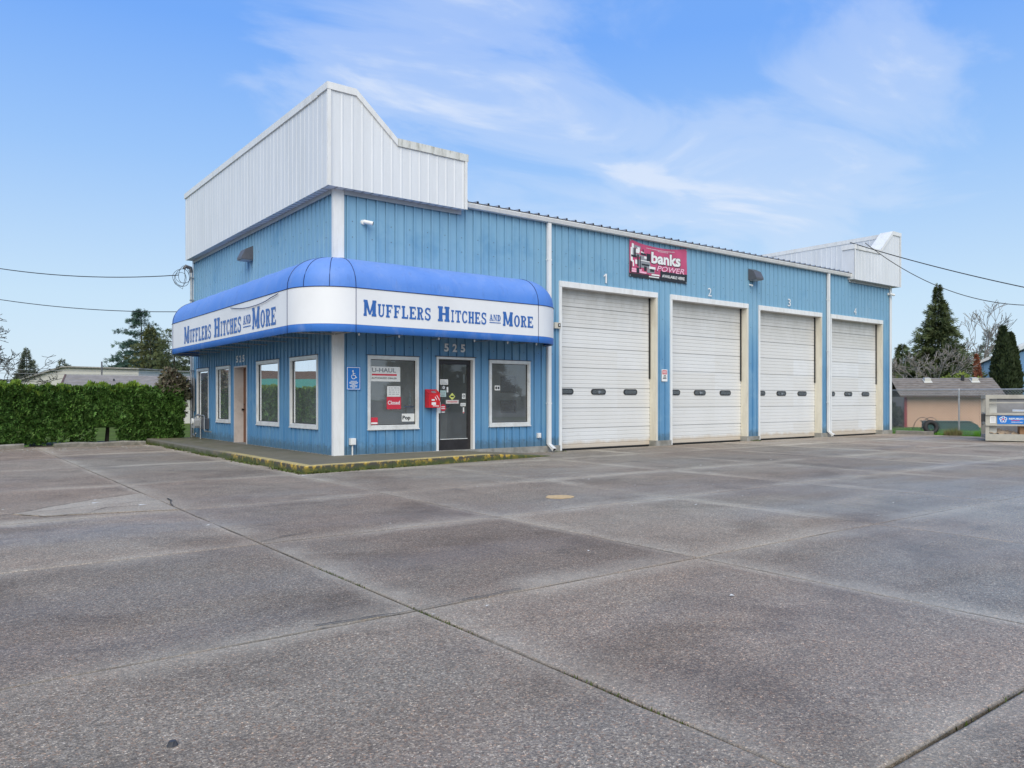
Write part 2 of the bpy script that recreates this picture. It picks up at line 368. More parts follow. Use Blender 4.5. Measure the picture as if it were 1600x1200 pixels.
def kerb_yellow(name, moss):
    m, nt, b, pos = new_mat(name)
    s = nd(nt, 'ShaderNodeSeparateXYZ', None, Vector=pos)
    n1 = noise(nt, pos, 7.0, 7.0, 0.72)
    n2 = noise(nt, pos, 3.1, 5.0, 0.6)
    c = mixc(nt, ramp(nt, n1, [(0.49, 0.0), (0.58, 1.0)]), (0.075, 0.068, 0.055), (0.56, 0.37, 0.055))
    topy = ramp(nt, s.outputs[2], [(0.125, 0.0), (0.14, 0.7)])
    c = mixc(nt, topy, c, mixc(nt, n1, (0.52, 0.42, 0.17), (0.64, 0.52, 0.24)))
    fade = ramp(nt, math_(nt, 'ADD', math_(nt, 'DIVIDE', s.outputs[1], 12.0), 0.0), [(0.12, 0.0), (0.30, 1.0)])
    c = mixc(nt, fade, c, (0.15, 0.14, 0.11))
    g = math_(nt, 'ADD', math_(nt, 'MULTIPLY', s.outputs[2], -3.2), n2)
    c = mixc(nt, math_(nt, 'MULTIPLY', ramp(nt, g, [(0.12, 0.0), (0.34, 1.0)]), moss), c, (0.060, 0.085, 0.018))
    setin(nt, b, 'Base Color', c)
    setin(nt, b, 'Roughness', 0.85)
    bump(nt, b, n1, 0.6, 0.012)
    return m
M['kerb'] = kerb_yellow("chipped_yellow_kerb_paint", 0.8)
def walk_mat():
    m, nt, b, pos = new_mat("mossy_walkway_concrete")
    n1 = noise(nt, pos, 1.6, 6.0, 0.65)
    c = mixc(nt, n1, (0.125, 0.108, 0.072), (0.205, 0.185, 0.135))
    s = nd(nt, 'ShaderNodeSeparateXYZ', None, Vector=pos)
    mo = math_(nt, 'MULTIPLY', ramp(nt, noise(nt, pos, 2.7, 7.0, 0.7), [(0.42, 0.0), (0.62, 1.0)]), ramp(nt, math_(nt, 'DIVIDE', s.outputs[1], 10.0), [(0.05, 0.25), (0.9, 0.9)]))
    c = mixc(nt, mo, c, (0.080, 0.082, 0.026))
    setin(nt, b, 'Base Color', c)
    setin(nt, b, 'Roughness', 0.85)
    bump(nt, b, noise(nt, pos, 60.0, 3.0), 0.4, 0.006)
    return m
M['walk'] = walk_mat()

def foliage(name, cols, rough=0.65, trans=0.0):
    """Leaf colour drawn leaf by leaf."""
    m, nt, b, pos = new_mat(name)
    r = nt.nodes.new('ShaderNodeNewGeometry').outputs['Random Per Island']
    n = len(cols)
    c = ramp(nt, r, [(i / max(1, n - 1), c) for i, c in enumerate(cols)])
    cl = noise(nt, pos, 1.7, 3.0)
    c = mixc(nt, ramp(nt, cl, [(0.35, 0.0), (0.7, 0.5)]), c, mixc(nt, 1.0, c, (1.5, 1.4, 1.0), 'MULTIPLY'))
    setin(nt, b, 'Base Color', c)
    setin(nt, b, 'Roughness', rough)
    b.inputs['Specular IOR Level'].default_value = 0.3
    return m
M['hedge'] = foliage("arborvitae_leaf", [(0.045, 0.105, 0.025), (0.075, 0.175, 0.036), (0.11, 0.225, 0.05), (0.09, 0.13, 0.045)])
M['hedgetip'] = foliage("fresh_arborvitae_tip", [(0.11, 0.19, 0.028), (0.17, 0.26, 0.038), (0.085, 0.17, 0.03)])
M['conifer'] = foliage("fir_needle", [(0.045, 0.062, 0.028), (0.075, 0.105, 0.042), (0.105, 0.12, 0.058)])
M['cedar'] = foliage("blue_cedar_needle", [(0.039, 0.083, 0.063), (0.068, 0.128, 0.098), (0.098, 0.158, 0.128)])
M['olive'] = foliage("olive_conifer_needle", [(0.053, 0.068, 0.027), (0.09, 0.108, 0.039), (0.112, 0.12, 0.048)])
M['greyfir'] = foliage("grey_green_needle", [(0.078, 0.101, 0.078), (0.117, 0.143, 0.111), (0.156, 0.176, 0.143)])
M['cypress'] = foliage("dark_cypress_leaf", [(0.016, 0.026, 0.012), (0.026, 0.042, 0.017), (0.039, 0.055, 0.023)])
M['shrub'] = foliage("bronze_green_leaf", [(0.075, 0.085, 0.050), (0.12, 0.13, 0.085), (0.17, 0.15, 0.115), (0.10, 0.06, 0.05)])
M['limeshrub'] = foliage("lime_shrub_leaf", [(0.14, 0.19, 0.03), (0.22, 0.27, 0.05), (0.09, 0.14, 0.03)])
M['redleaf'] = foliage("rusty_red_leaf", [(0.17, 0.055, 0.035), (0.25, 0.09, 0.055), (0.12, 0.045, 0.03)])
M['grass'] = foliage("lawn_grass_blade", [(0.065, 0.20, 0.018), (0.10, 0.27, 0.028), (0.14, 0.30, 0.045)])
M['drygrass'] = foliage("dry_weed_stem", [(0.13, 0.12, 0.05), (0.20, 0.17, 0.09), (0.09, 0.12, 0.03)])
M['moss'] = foliage("kerb_moss", [(0.055, 0.080, 0.018), (0.085, 0.115, 0.028), (0.05, 0.055, 0.022)])
M['turf'] = plain("rough_turf", (0.085, 0.125, 0.025), 0.95, var=0.35, scale=1.2, dirt=(0.11, 0.09, 0.05), dirt_amt=0.5, spec=0.05)
M['soil'] = plain("dark_soil", (0.055, 0.047, 0.034), 0.95, var=0.35, scale=4.0)

# ------------------------------------------------------------------ mesh builder
BASE = {}

class MB:
    def __init__(self):
        self.v, self.f = [], []
    def add(self, vs, fs):
        o = len(self.v)
        self.v.extend(vs)
        self.f.extend([tuple(i + o for i in f) for f in fs])
        return self
    def box(self, x0, x1, y0, y1, z0, z1):
        return self.add([(x0, y0, z0), (x1, y0, z0), (x1, y1, z0), (x0, y1, z0), (x0, y0, z1), (x1, y0, z1), (x1, y1, z1), (x0, y1, z1)],
                        [(0, 3, 2, 1), (4, 5, 6, 7), (0, 1, 5, 4), (1, 2, 6, 5), (2, 3, 7, 6), (3, 0, 4, 7)])
    def hexa(self, pts):
        return self.add(pts, [(0, 3, 2, 1), (4, 5, 6, 7), (0, 1, 5, 4), (1, 2, 6, 5), (2, 3, 7, 6), (3, 0, 4, 7)])
    def prism(self, poly, fn, a, b):
        """Polygon of 2-D points swept from a to b; fn(u, v, w) gives the point."""
        n = len(poly)
        vs = [fn(u, v, a) for u, v in poly] + [fn(u, v, b) for u, v in poly]
        fs = [tuple(range(n)), tuple(range(2 * n - 1, n - 1, -1))] + [(i, (i + 1) % n, n + (i + 1) % n, n + i) for i in range(n)]
        return self.add(vs, fs)
    def tube(self, pts, r, n=6, caps=True):
        pts = [Vector(p) for p in pts]
        rs = r if isinstance(r, (list, tuple)) else [r] * len(pts)
        rings = []
        for i, p in enumerate(pts):
            t = (pts[min(i + 1, len(pts) - 1)] - pts[max(i - 1, 0)])
            t = t.normalized() if t.length > 1e-9 else Vector((0, 0, 1))
            a = t.cross(Vector((0, 0, 1)) if abs(t.z) < 0.9 else Vector((1, 0, 0))).normalized()
            b = t.cross(a)
            rings.append([tuple(p + (a * cos(2 * pi * k / n) + b * sin(2 * pi * k / n)) * rs[i]) for k in range(n)])
        vs = [q for ring in rings for q in ring]
        fs = []
        for i in range(len(pts) - 1):
            for k in range(n):
                fs.append((i * n + k, i * n + (k + 1) % n, (i + 1) * n + (k + 1) % n, (i + 1) * n + k))
        if caps:
            fs.append(tuple(range(n - 1, -1, -1)))
            fs.append(tuple((len(pts) - 1) * n + k for k in range(n)))
        return self.add(vs, fs)
    def grid(self, rows):
        """Sheet through rows of points."""
        n = len(rows[0])
        vs = [tuple(p) for r in rows for p in r]
        fs = [(i * n + j, i * n + j + 1, (i + 1) * n + j + 1, (i + 1) * n + j) for i in range(len(rows) - 1) for j in range(n - 1)]
        return self.add(vs, fs)
    def build(self, name, mat, parent=None, solid=True, smooth=False, local=False):
        off = Vector((0, 0, 0))
        if parent is not None and not local:
            off = BASE.get(parent.name, off)
        me = bpy.data.meshes.new(name)
        me.from_pydata([(p[0] - off.x, p[1] - off.y, p[2] - off.z) for p in self.v], [], self.f)
        if solid:
            bm = bmesh.new()
            bm.from_mesh(me)
            bmesh.ops.recalc_face_normals(bm, faces=bm.faces)
            bm.to_mesh(me)
            bm.free()
        me.materials.append(M[mat])
        if smooth:
            for p in me.polygons:
                p.use_smooth = True
        me.update()
        o = bpy.data.objects.new(name, me)
        COL.objects.link(o)
        if parent is not None:
            o.parent = parent
            BASE[o.name] = off
        return o

def soup(name, tris, mat, parent=None, kind=None):
    """Loose triangles (k, 3, 3) as one mesh: foliage, grass."""
    tris = np.asarray(tris, dtype=np.float32)
    off = np.zeros(3, dtype=np.float32)
    if parent is not None:
        off = np.array(BASE.get(parent.name, (0, 0, 0)), dtype=np.float32)
    k = len(tris)
    me = bpy.data.meshes.new(name)
    me.vertices.add(k * 3)
    me.vertices.foreach_set('co', (tris.reshape(-1, 3) - off).ravel())
    me.loops.add(k * 3)
    me.loops.foreach_set('vertex_index', np.arange(k * 3, dtype=np.int32))
    me.polygons.add(k)
    me.polygons.foreach_set('loop_start', np.arange(0, k * 3, 3, dtype=np.int32))
    me.polygons.foreach_set('loop_total', np.full(k, 3, dtype=np.int32))
    me.materials.append(M[mat])
    me.update()
    me.validate()
    o = bpy.data.objects.new(name, me)
    COL.objects.link(o)
    if parent is not None:
        o.parent = parent
        BASE[o.name] = Vector(off.tolist())
    if kind:
        o['kind'] = kind
    return o

def tag(o, label, cat, group=None):
    o['label'], o['category'] = label, cat
    if group:
        o['group'] = group
    return o

def thing(name, label, cat, loc=(0, 0, 0), rz=0.0, group=None):
    o = bpy.data.objects.new(name, None)
    o.empty_display_size = 0.2
    COL.objects.link(o)
    o.location = loc
    o.rotation_euler = (0, 0, rz)
    BASE[o.name] = Vector(loc)
    return tag(o, label, cat, group)

def structure(o):
    o['kind'] = 'structure'
    return o

# wall planes: front(u, v, n) = x, height, out towards the lot; side(u, v, n) = y, height, out to the left
front = lambda u, v, n: (u, -n, v)
side = lambda u, v, n: (-n, u, v)

def wbox(mb, fn, u0, u1, v0, v1, n0, n1):
    return mb.hexa([fn(u0, v0, n0), fn(u1, v0, n0), fn(u1, v0, n1), fn(u0, v0, n1), fn(u0, v1, n0), fn(u1, v1, n0), fn(u1, v1, n1), fn(u0, v1, n1)])

def wframe(mb, fn, u0, u1, v0, v1, t, n0, n1):
    wbox(mb, fn, u0, u1, v1 - t, v1, n0, n1)
    wbox(mb, fn, u0, u1, v0, v0 + t, n0, n1)
    wbox(mb, fn, u0, u0 + t, v0 + t, v1 - t, n0, n1)
    wbox(mb, fn, u1 - t, u1, v0 + t, v1 - t, n0, n1)
    return mb

def rect(mb, fn, u0, u1, v0, v1, n):
    return mb.add([fn(u0, v0, n), fn(u1, v0, n), fn(u1, v1, n), fn(u0, v1, n)], [(0, 1, 2, 3)])

def disc(mb, fn, cu, cv, ru, rv, n, k=20, ri=0.0, a0=0.0, a1=2 * pi):
    """Flat ellipse, ring or arc (ri = inner radius as a fraction)."""
    full = abs(a1 - a0 - 2 * pi) < 1e-6
    if ri <= 0:
        return mb.add([fn(cu + ru * cos(2 * pi * i / k), cv + rv * sin(2 * pi * i / k), n) for i in range(k)], [tuple(range(k))])
    vs, fs = [], []
    for i in range(k + 1):
        a = a0 + (a1 - a0) * i / k
        vs += [fn(cu + ru * cos(a), cv + rv * sin(a), n), fn(cu + ru * ri * cos(a), cv + rv * ri * sin(a), n)]
    for i in range(k):
        fs.append((2 * i, 2 * i + 1, 2 * i + 3, 2 * i + 2))
    return mb.add(vs, fs)

def stroke(mb, fn, p, q, t, n):
    p, q = Vector(p), Vector(q)
    d = (q - p).normalized() * t * 0.5
    e = Vector((-d.y, d.x))
    return mb.add([fn(*(p - e), n), fn(*(q - e), n), fn(*(q + e), n), fn(*(p + e), n)], [(0, 1, 2, 3)])

# ------------------------------------------------------------------ text in the default font
_glyphs = {}
def text_polys(s, weight=0.0, shear=0.0):
    key = (s, weight, shear)
    if key not in _glyphs:
        cu = bpy.data.curves.new("lettering_source", 'FONT')
        cu.body = s
        cu.size = 1.0
        cu.offset = weight
        cu.shear = shear
        cu.resolution_u = 3
        cu.dimensions = '2D'
        cu.fill_mode = 'FRONT'
        ob = bpy.data.objects.new("lettering_source", cu)
        COL.objects.link(ob)
        dg = bpy.context.evaluated_depsgraph_get()
        me = bpy.data.meshes.new_from_object(ob.evaluated_get(dg))
        vs = [(v.co.x, v.co.y) for v in me.vertices]
        fs = [tuple(p.vertices) for p in me.polygons]
        bpy.data.objects.remove(ob)
        bpy.data.curves.remove(cu)
        bpy.data.meshes.remove(me)
        _glyphs[key] = (vs, fs)
    return _glyphs[key]

def text(mb, fn, s, u0, u1, v0, v1, n, weight=0.0, shear=0.0):
    """Writes s into the box; u0 is where the reader starts (u0 > u1 is fine on the side wall)."""
    vs, fs = text_polys(s, weight, shear)
    xs, ys = [p[0] for p in vs], [p[1] for p in vs]
    ax, bx, ay, by = min(xs), max(xs), min(ys), max(ys)
    return mb.add([fn(u0 + (x - ax) / (bx - ax) * (u1 - u0), v0 + (y - ay) / (by - ay) * (v1 - v0), n) for x, y in vs], fs)

# ------------------------------------------------------------------ slab-serif awning letters
def slab_letter(mb, ch, fn, n):
    """Western slab letter in a unit box (u, v in 0..1); fn maps to the wall. Strokes sit a hair apart in depth."""
    k = [0]
    def N():
        k[0] += 1
        return n + 0.0002 * k[0]
    R = lambda a, b, c, d: rect(mb, fn, a, b, c, d, N())
    def Q(*pts):
        mb.add([fn(u, v, N() if i == 0 else n + 0.0002 * k[0]) for i, (u, v) in enumerate(pts)], [(0, 1, 2, 3)])
    def ring(cu, cv, ru, rv, iu, iv, a0=0.0, a1=2 * pi, seg=22):
        nn = N()
        vs, fs = [], []
        for i in range(seg + 1):
            a = a0 + (a1 - a0) * i / seg
            vs += [fn(cu + ru * cos(a), cv + rv * sin(a), nn), fn(cu + iu * cos(a), cv + iv * sin(a), nn)]
        fs = [(2 * i, 2 * i + 1, 2 * i + 3, 2 * i + 2) for i in range(seg)]
        mb.add(vs, fs)
    s, t, sf = 0.31, 0.145, 0.11
    def stem(a, w=s):
        R(a, a + w, 0.0, 1.0)
    def serif(a, b, top):
        R(a, b, 1 - t, 1) if top else R(a, b, 0, t)
    if ch == 'I':
        stem(0.34, 0.32); serif(0.1, 0.9, 1); serif(0.1, 0.9, 0)
    elif ch == 'H':
        stem(0.08); stem(0.65); R(0.3, 0.7, 0.44, 0.57)
        for a in (0.0, 0.57):
            serif(a, a + 0.43, 1); serif(a, a + 0.43, 0)
    elif ch == 'M':
        stem(0.05, 0.19); stem(0.69, 0.27)
        Q((0.05, 1), (0.30, 1), (0.56, 0.1), (0.42, 0.1)); Q((0.74, 1), (0.95, 1), (0.55, 0.1), (0.43, 0.1))
        serif(0, 0.25, 0); serif(0.63, 1.0, 0); serif(0, 0.2, 1); serif(0.8, 1.0, 1)
    elif ch == 'N':
        stem(0.08, 0.14); stem(0.78, 0.14); Q((0.06, 1), (0.34, 1), (0.92, 0), (0.72, 0))
        serif(0, 0.3, 0); serif(0.0, 0.2, 1); serif(0.66, 1.0, 1)
    elif ch == 'U':
        R(0.08, 0.35, 0.28, 1); R(0.72, 0.88, 0.28, 1)
        ring(0.48, 0.30, 0.40, 0.30, 0.13 if False else 0.20, 0.17, pi, 2 * pi)
        serif(0, 0.43, 1); serif(0.6, 1.0, 1)
    elif ch in 'FE':
        stem(0.1); serif(0, 0.95, 1); R(0.95 - 0.13, 0.95, 0.72, 1); R(0.3, 0.66, 0.44, 0.56); R(0.6, 0.71, 0.36, 0.64)
        if ch == 'F':
            serif(0, 0.55, 0)
        else:
            serif(0, 1.0, 0); R(0.86, 1.0, 0, 0.28)
    elif ch == 'L':
        stem(0.12); serif(0, 0.52, 1); serif(0, 0.96, 0); R(0.82, 0.96, 0, 0.32)
    elif ch == 'T':
        stem(0.36, 0.28); serif(0, 1, 1); R(0, 0.13, 0.7, 1); R(0.87, 1, 0.7, 1); serif(0.2, 0.8, 0)
    elif ch == 'R':
        stem(0.1); serif(0, 0.5, 0); serif(0, 0.4, 1)
        ring(0.5, 0.74, 0.42, 0.26, 0.14, 0.14, -pi / 2, pi / 2); R(0.3, 0.52, 0.88, 1); R(0.3, 0.52, 0.48, 0.6)
        Q((0.44, 0.52), (0.68, 0.52), (0.92, 0.0), (0.66, 0.0)); serif(0.66, 1.0, 0)
    elif ch == 'D':
        stem(0.1); serif(0, 0.5, 1); serif(0, 0.5, 0); ring(0.45, 0.5, 0.5, 0.5, 0.22, 0.37, -pi / 2, pi / 2)
    elif ch == 'O':
        ring(0.5, 0.5, 0.5, 0.52, 0.22, 0.38)
    elif ch == 'C':
        ring(0.52, 0.5, 0.5, 0.52, 0.24, 0.38, radians(48), radians(312)); R(0.80, 0.94, 0.66, 0.96); R(0.80, 0.94, 0.06, 0.28)
    elif ch == 'S':
        ring(0.5, 0.74, 0.44, 0.28, 0.18, 0.14, radians(30), radians(270)); ring(0.5, 0.27, 0.46, 0.29, 0.20, 0.15, radians(-150), radians(90))
        R(0.78, 0.92, 0.68, 0.98); R(0.06, 0.20, 0.04, 0.34)
    elif ch == 'A':
        Q((0.36, 1), (0.60, 1), (0.96, 0), (0.66, 0)); Q((0.36, 1), (0.46, 1), (0.22, 0), (0.10, 0)); R(0.24, 0.72, 0.26, 0.37)
        serif(0, 0.36, 0); serif(0.56, 1, 0)

def slab_words(mb, fn, items, n):
    """items: (letters, u0, u1, v0, v1, gap share)"""
    for s, u0, u1, v0, v1 in items:
        wts = [0.62 if c == 'I' else (1.25 if c == 'M' else 1.0) for c in s]
        tot = sum(wts) + 0.16 * (len(s) - 1)
        x = 0.0
        for c, wv in zip(s, wts):
            a, b = u0 + (u1 - u0) * x / tot, u0 + (u1 - u0) * (x + wv) / tot
            slab_letter(mb, c, lambda u, v, q, a=a, b=b: fn(a + (b - a) * u, v0 + (v1 - v0) * v, q), n)
            x += wv + 0.16

# =================================================================== GROUND
gb = MB()
gb.add([(-900, -900, -0.16), (900, -900, -0.16), (900, 900, -0.16), (-900, 900, -0.16)], [(0, 1, 2, 3)])
ground = structure(gb.build("ground", 'turf', solid=False))

rb = MB()
rb.box(-500, 500, -420, -32.02, -0.2, -0.03)
rb.box(-60, -32.02, -32.01, 60, -0.2, -0.03)
structure(rb.build("road", 'asphalt'))
pb = MB()
pb.box(-32, 23.15, -32, 9.95, -0.12, -0.035)
pavement = structure(pb.build("pavement", 'joint'))

XJ = [-32, -26.7, -21.2, -15.5, -12.7, -9.9, -7.12, -4.33, -1.68, 1.17, 4.2, 7.0, 9.8, 12.6, 15.4, 18.2, 20.8, 23.12]
YJ = [-32, -27.5, -23, -19.1, -16.35, -13.58, -10.8, -8.02, -5.32, -1.95, 1.85, 5.8, 9.92]
def slab(x0, x1, y0, y1, mat):
    """One paving slab: worn wavering edges, top a touch out of level."""
    g = 0.0055
    n = 9
    ring = []
    def wob(i):
        return 0.0 if i == 0 else (rnd.random() - 0.5) * 0.012
    a, b, c, d = x0 + g, x1 - g, y0 + g * 1.25, y1 - g * 1.25
    for i in range(n):
        ring.append((a + (b - a) * i / n, c + wob(i)))
    for i in range(n):
        ring.append((b + wob(i), c + (d - c) * i / n))
    for i in range(n):
        ring.append((b - (b - a) * i / n, d + wob(i)))
    for i in range(n):
        ring.append((a + wob(i), d - (d - c) * i / n))
    tx, ty, tz = (rnd.random() - 0.5) * 0.0012, (rnd.random() - 0.5) * 0.0012, (rnd.random() - 0.6) * 0.0016
    cx, cy = (a + b) / 2, (c + d) / 2
    k = len(ring)
    zf = lambda x, y: tz + tx * (x - cx) / 1.4 + ty * (y - cy) / 1.4
    top = []
    for x, y in ring:
        f = 1 - 0.012 / max(abs(x - cx), abs(y - cy), 0.3)
        top.append((cx + (x - cx) * f, cy + (y - cy) * f, zf(x, y)))
    vs = top + [(x, y, zf(x, y) - 0.006) for x, y in ring] + [(x, y, -0.04) for x, y in ring]
    fs = [tuple(range(k))]
    for lv in (0, k):
        fs += [(lv + i, lv + k + i, lv + k + (i + 1) % k, lv + (i + 1) % k) for i in range(k)]
    mb = MB().add(vs, fs)
    o = mb.build("slab", mat, pavement, solid=False)
    me = o.data
    for nm, f in (('near_edge', lambda v: (v.x - x0, v.y - y0)), ('far_edge', lambda v: (x1 - v.x, y1 - v.y))):
        uv = me.uv_layers.new(name=nm)
        for lp in me.loops:
            uv.data[lp.index].uv = f(me.vertices[lp.vertex_index].co)
    return o
for i in range(len(XJ) - 1):
    for j in range(len(YJ) - 1):
        x0, x1, y0, y1 = XJ[i], XJ[i + 1], YJ[j], YJ[j + 1]
        if x0 > 0.2 and y0 > 0.0:
            continue                                   # under the building
        cx, cy = (x0 + x1) / 2, (y0 + y1) / 2
        if x0 >= 1.17 and y0 == -1.95 and x0 < 23:
            y1 = 0.02
        elif x0 == -1.68 and y0 >= -1.95:
            pass
        mat = 'pave'
        if cx < -1.68 and cy < -2 or cx < -4:
            mat = 'pave_warm'
        if cx > 12 and cy > -8:
            mat = 'pave_pale' if (i + j) % 3 else 'pave'
        slab(x0, x1, y0, y1, mat)

# cracked mortar patch beside the long joint
pm = MB()
ps = [(-5.95, -4.55), (-5.55, -4.15), (-5.0, -3.65), (-4.36, -3.3), (-4.35, -4.2), (-4.36, -5.28), (-4.9, -5.12), (-5.35, -5.0), (-5.7, -4.92)]
pm.prism(ps, lambda u, v, z: (u, v, z), 0.002, 0.0075)
structure(pm.build("mortar_patch", 'pave_patch'))
cr = MB()
def crack(pts, wd=0.012):
    out = []
    for (ax, ay), (bx, by) in zip(pts, pts[1:]):
        n = max(2, int(math.hypot(bx - ax, by - ay) / 0.12))
        for k in range(n):
            out.append((ax + (bx - ax) * k / n + (rnd.random() - 0.5) * 0.05, ay + (by - ay) * k / n + (rnd.random() - 0.5) * 0.05))
    out.append(pts[-1])
    L, Rr = [], []
    for k, (x, y) in enumerate(out):
        a, b = out[max(0, k - 1)], out[min(len(out) - 1, k + 1)]
        d = Vector((b[0] - a[0], b[1] - a[1])).normalized() * wd * (0.2 + rnd.random() * 0.55)
        L.append((x - d.y, y + d.x, 0.0105)); Rr.append((x + d.y, y - d.x, 0.0105))
    cr.grid([L, Rr])
crack([(-6.3, -4.75), (-5.9, -4.5), (-5.5, -4.1), (-4.95, -3.62), (-4.36, -3.3)], 0.014)
crack([(-5.9, -4.6), (-5.2, -4.35), (-4.36, -4.2)], 0.009)
crack([(-5.9, -4.6), (-5.7, -4.95), (-5.3, -5.0), (-5.0, -4.6), (-4.36, -4.75)], 0.009)
crack([(-6.9, -4.95), (-6.3, -4.75)], 0.012)
crack([(-4.3, -7.95), (-3.95, -7.75), (-3.7, -7.7)], 0.014)
crack([(-5.0, -10.75), (-4.33, -10.8), (-3.5, -10.77)], 0.010)
crack([(7.0, -1.6), (8.5, -2.2), (10.5, -2.4)], 0.010)
crack([(0.8, -12.6), (1.1, -12.75)], 0.007)
crack([(-4.2, -4.1), (-4.33, -4.9)], 0.02)
crk = structure(cr.build("crack_lines", 'crack', solid=False))

# walkway along the office, its kerb sinking into the lot at the right end
wk = MB()
ztop = lambda x: 0.14 if x < 2.9 else 0.14 - 0.132 * (x - 2.9) / 1.9
xs = [-1.27, 0.0, 1.2, 2.4, 2.9, 3.5, 4.2, 4.8]
yf = lambda x: -1.97 + (x + 1.43) * 0.115
rows = [[(x, yf(x) + 0.16, ztop(x)) for x in xs], [(x, 0.10, ztop(x)) for x in xs]]
wk.grid(rows)
wk.grid([[(-1.27, 0.10, 0.14), (0.10, 0.10, 0.14)], [(-1.27, 5.0, 0.14), (0.10, 5.0, 0.14)], [(-1.27, 10.3, 0.14), (0.10, 10.3, 0.14)]])
walkway = structure(wk.build("walkway", 'walk', solid=False))
def kerb_run(pts, zt):
    mb = MB()
    for (ax, ay), (bx, by) in zip(pts, pts[1:]):
        d = Vector((bx - ax, by - ay)).normalized()
        e = Vector((-d.y, d.x)) * 0.155
        za, zb = zt(ax, ay), zt(bx, by)
        A, B = Vector((ax, ay)), Vector((bx, by))
        c = 0.02
        def ring(P, z):
            q = [P, P + e]
            return [(P.x, P.y, -0.01), (P.x, P.y, max(z - c, 0.001)), (P.x + e.x * 0.14, P.y + e.y * 0.14, z), (P.x + e.x, P.y + e.y, z + 0.001), (P.x + e.x, P.y + e.y, -0.01)]
        mb.grid([ring(A, za), ring(B, zb)])
        mb.add(ring(A, za), [(0, 1, 2, 3, 4)])
        mb.add(ring(B, zb), [(0, 1, 2, 3, 4)])
    return mb
kz = lambda x, y: max(0.004, ztop(x) + 0.001)
# front kerb pieces and left kerb pieces, cast in lengths
xk = [-1.43, 0.4, 2.2, 2.9, 3.9, 4.8]
for a, b in zip(xk, xk[1:]):
    structure(kerb_run([(a + 0.004, yf(a)), (b - 0.004, yf(b))], kz).build("kerb", 'kerb'))
yk = [10.2, 8.0, 5.6, 3.2, 0.8, -1.80]
for a, b in zip(yk, yk[1:]):
    structure(kerb_run([(-1.43, a - 0.004), (-1.43, b + 0.004)], kz).build("kerb", 'kerb'))

# moss and small weeds at the kerb foot
ms = []
for k in range(2600):
    if k < 1900:
        y = 10.0 - 12.0 * rnd.random() ** 1.1
        x = -1.44 - abs(rnd.gauss(0, 0.05))
    elif k < 2350:
        x = -1.4 + 4.2 * rnd.random() ** 1.6
        y = yf(x) - abs(rnd.gauss(0, 0.025))
    else:
        x = 5.0 + rnd.random() * 1.1
        y = -0.12 - abs(rnd.gauss(0, 0.10))
    if math.sin(y * 2.3 + x) + rnd.random() < 0.1:
        continue
    h = 0.012 + 0.035 * rnd.random()
    a = rnd.random() * 6.28
    dx, dy = cos(a) * 0.018, sin(a) * 0.018
    ms.append([(x - dx, y - dy, 0.0), (x + dx, y + dy, 0.0), (x + dy * 1.2, y - dx * 1.2, h)])
for k in range(900):
    if k < 620:
        x, y = -4.33 + rnd.gauss(0, 0.007), -8.6 - 4.8 * rnd.random()
    else:
        x, y = -4.3 + 5.5 * rnd.random(), -13.58 + rnd.gauss(0, 0.007)
    if math.sin(x * 3.1 + y * 4.3) + rnd.random() < 0.55:
        continue
    a = rnd.random() * 6.28
    h, q = 0.012 * rnd.random(), 0.008
    ms.append([(x - q * cos(a), y - q * sin(a), -0.02), (x + q * cos(a), y + q * sin(a), -0.02), (x + q * sin(a), y - q * cos(a), h)])
soup("moss", ms, 'moss', kind='stuff')

# lawn beyond the lot: blades over a turf sheet
lb = MB()
lb.box(23.18, 60, -30, 30, -0.15, -0.03)
structure(lb.build("lawn", 'turf'))
n = 26000
gx = 23.25 + 9.0 * NR.rand(n) ** 1.6
gy = -6.5 + 8.5 * NR.rand(n)
ang = NR.rand(n) * 6.283
hh = (0.07 + 0.10 * NR.rand(n)) * (0.7 + 0.5 * np.sin(gx * 2.1) * np.sin(gy * 1.7))
wd = 0.010 + 0.008 * NR.rand(n)
b0 = np.stack([gx - np.cos(ang) * wd, gy - np.sin(ang) * wd, np.full(n, -0.03)], 1)
b1 = np.stack([gx + np.cos(ang) * wd, gy + np.sin(ang) * wd, np.full(n, -0.03)], 1)
tp = np.stack([gx + (NR.rand(n) - 0.5) * 0.09, gy + (NR.rand(n) - 0.5) * 0.09, -0.03 + np.abs(hh)], 1)
soup("grass", np.stack([b0, b1, tp], 1), 'grass', kind='stuff')
# dark soil strip under the hedge
sb = MB()
sb.box(-12, -1.5, 9.97, 12.2, -0.13, 0.015)
structure(sb.build("hedge_bed", 'soil'))

# =================================================================== WORKSHOP BUILDING
LX, LY = 23.0, 10.45
bld = thing("workshop_building", "long blue ribbed metal workshop with white false fronts, corner office and four white bay doors", "building", (0, 0, 0))

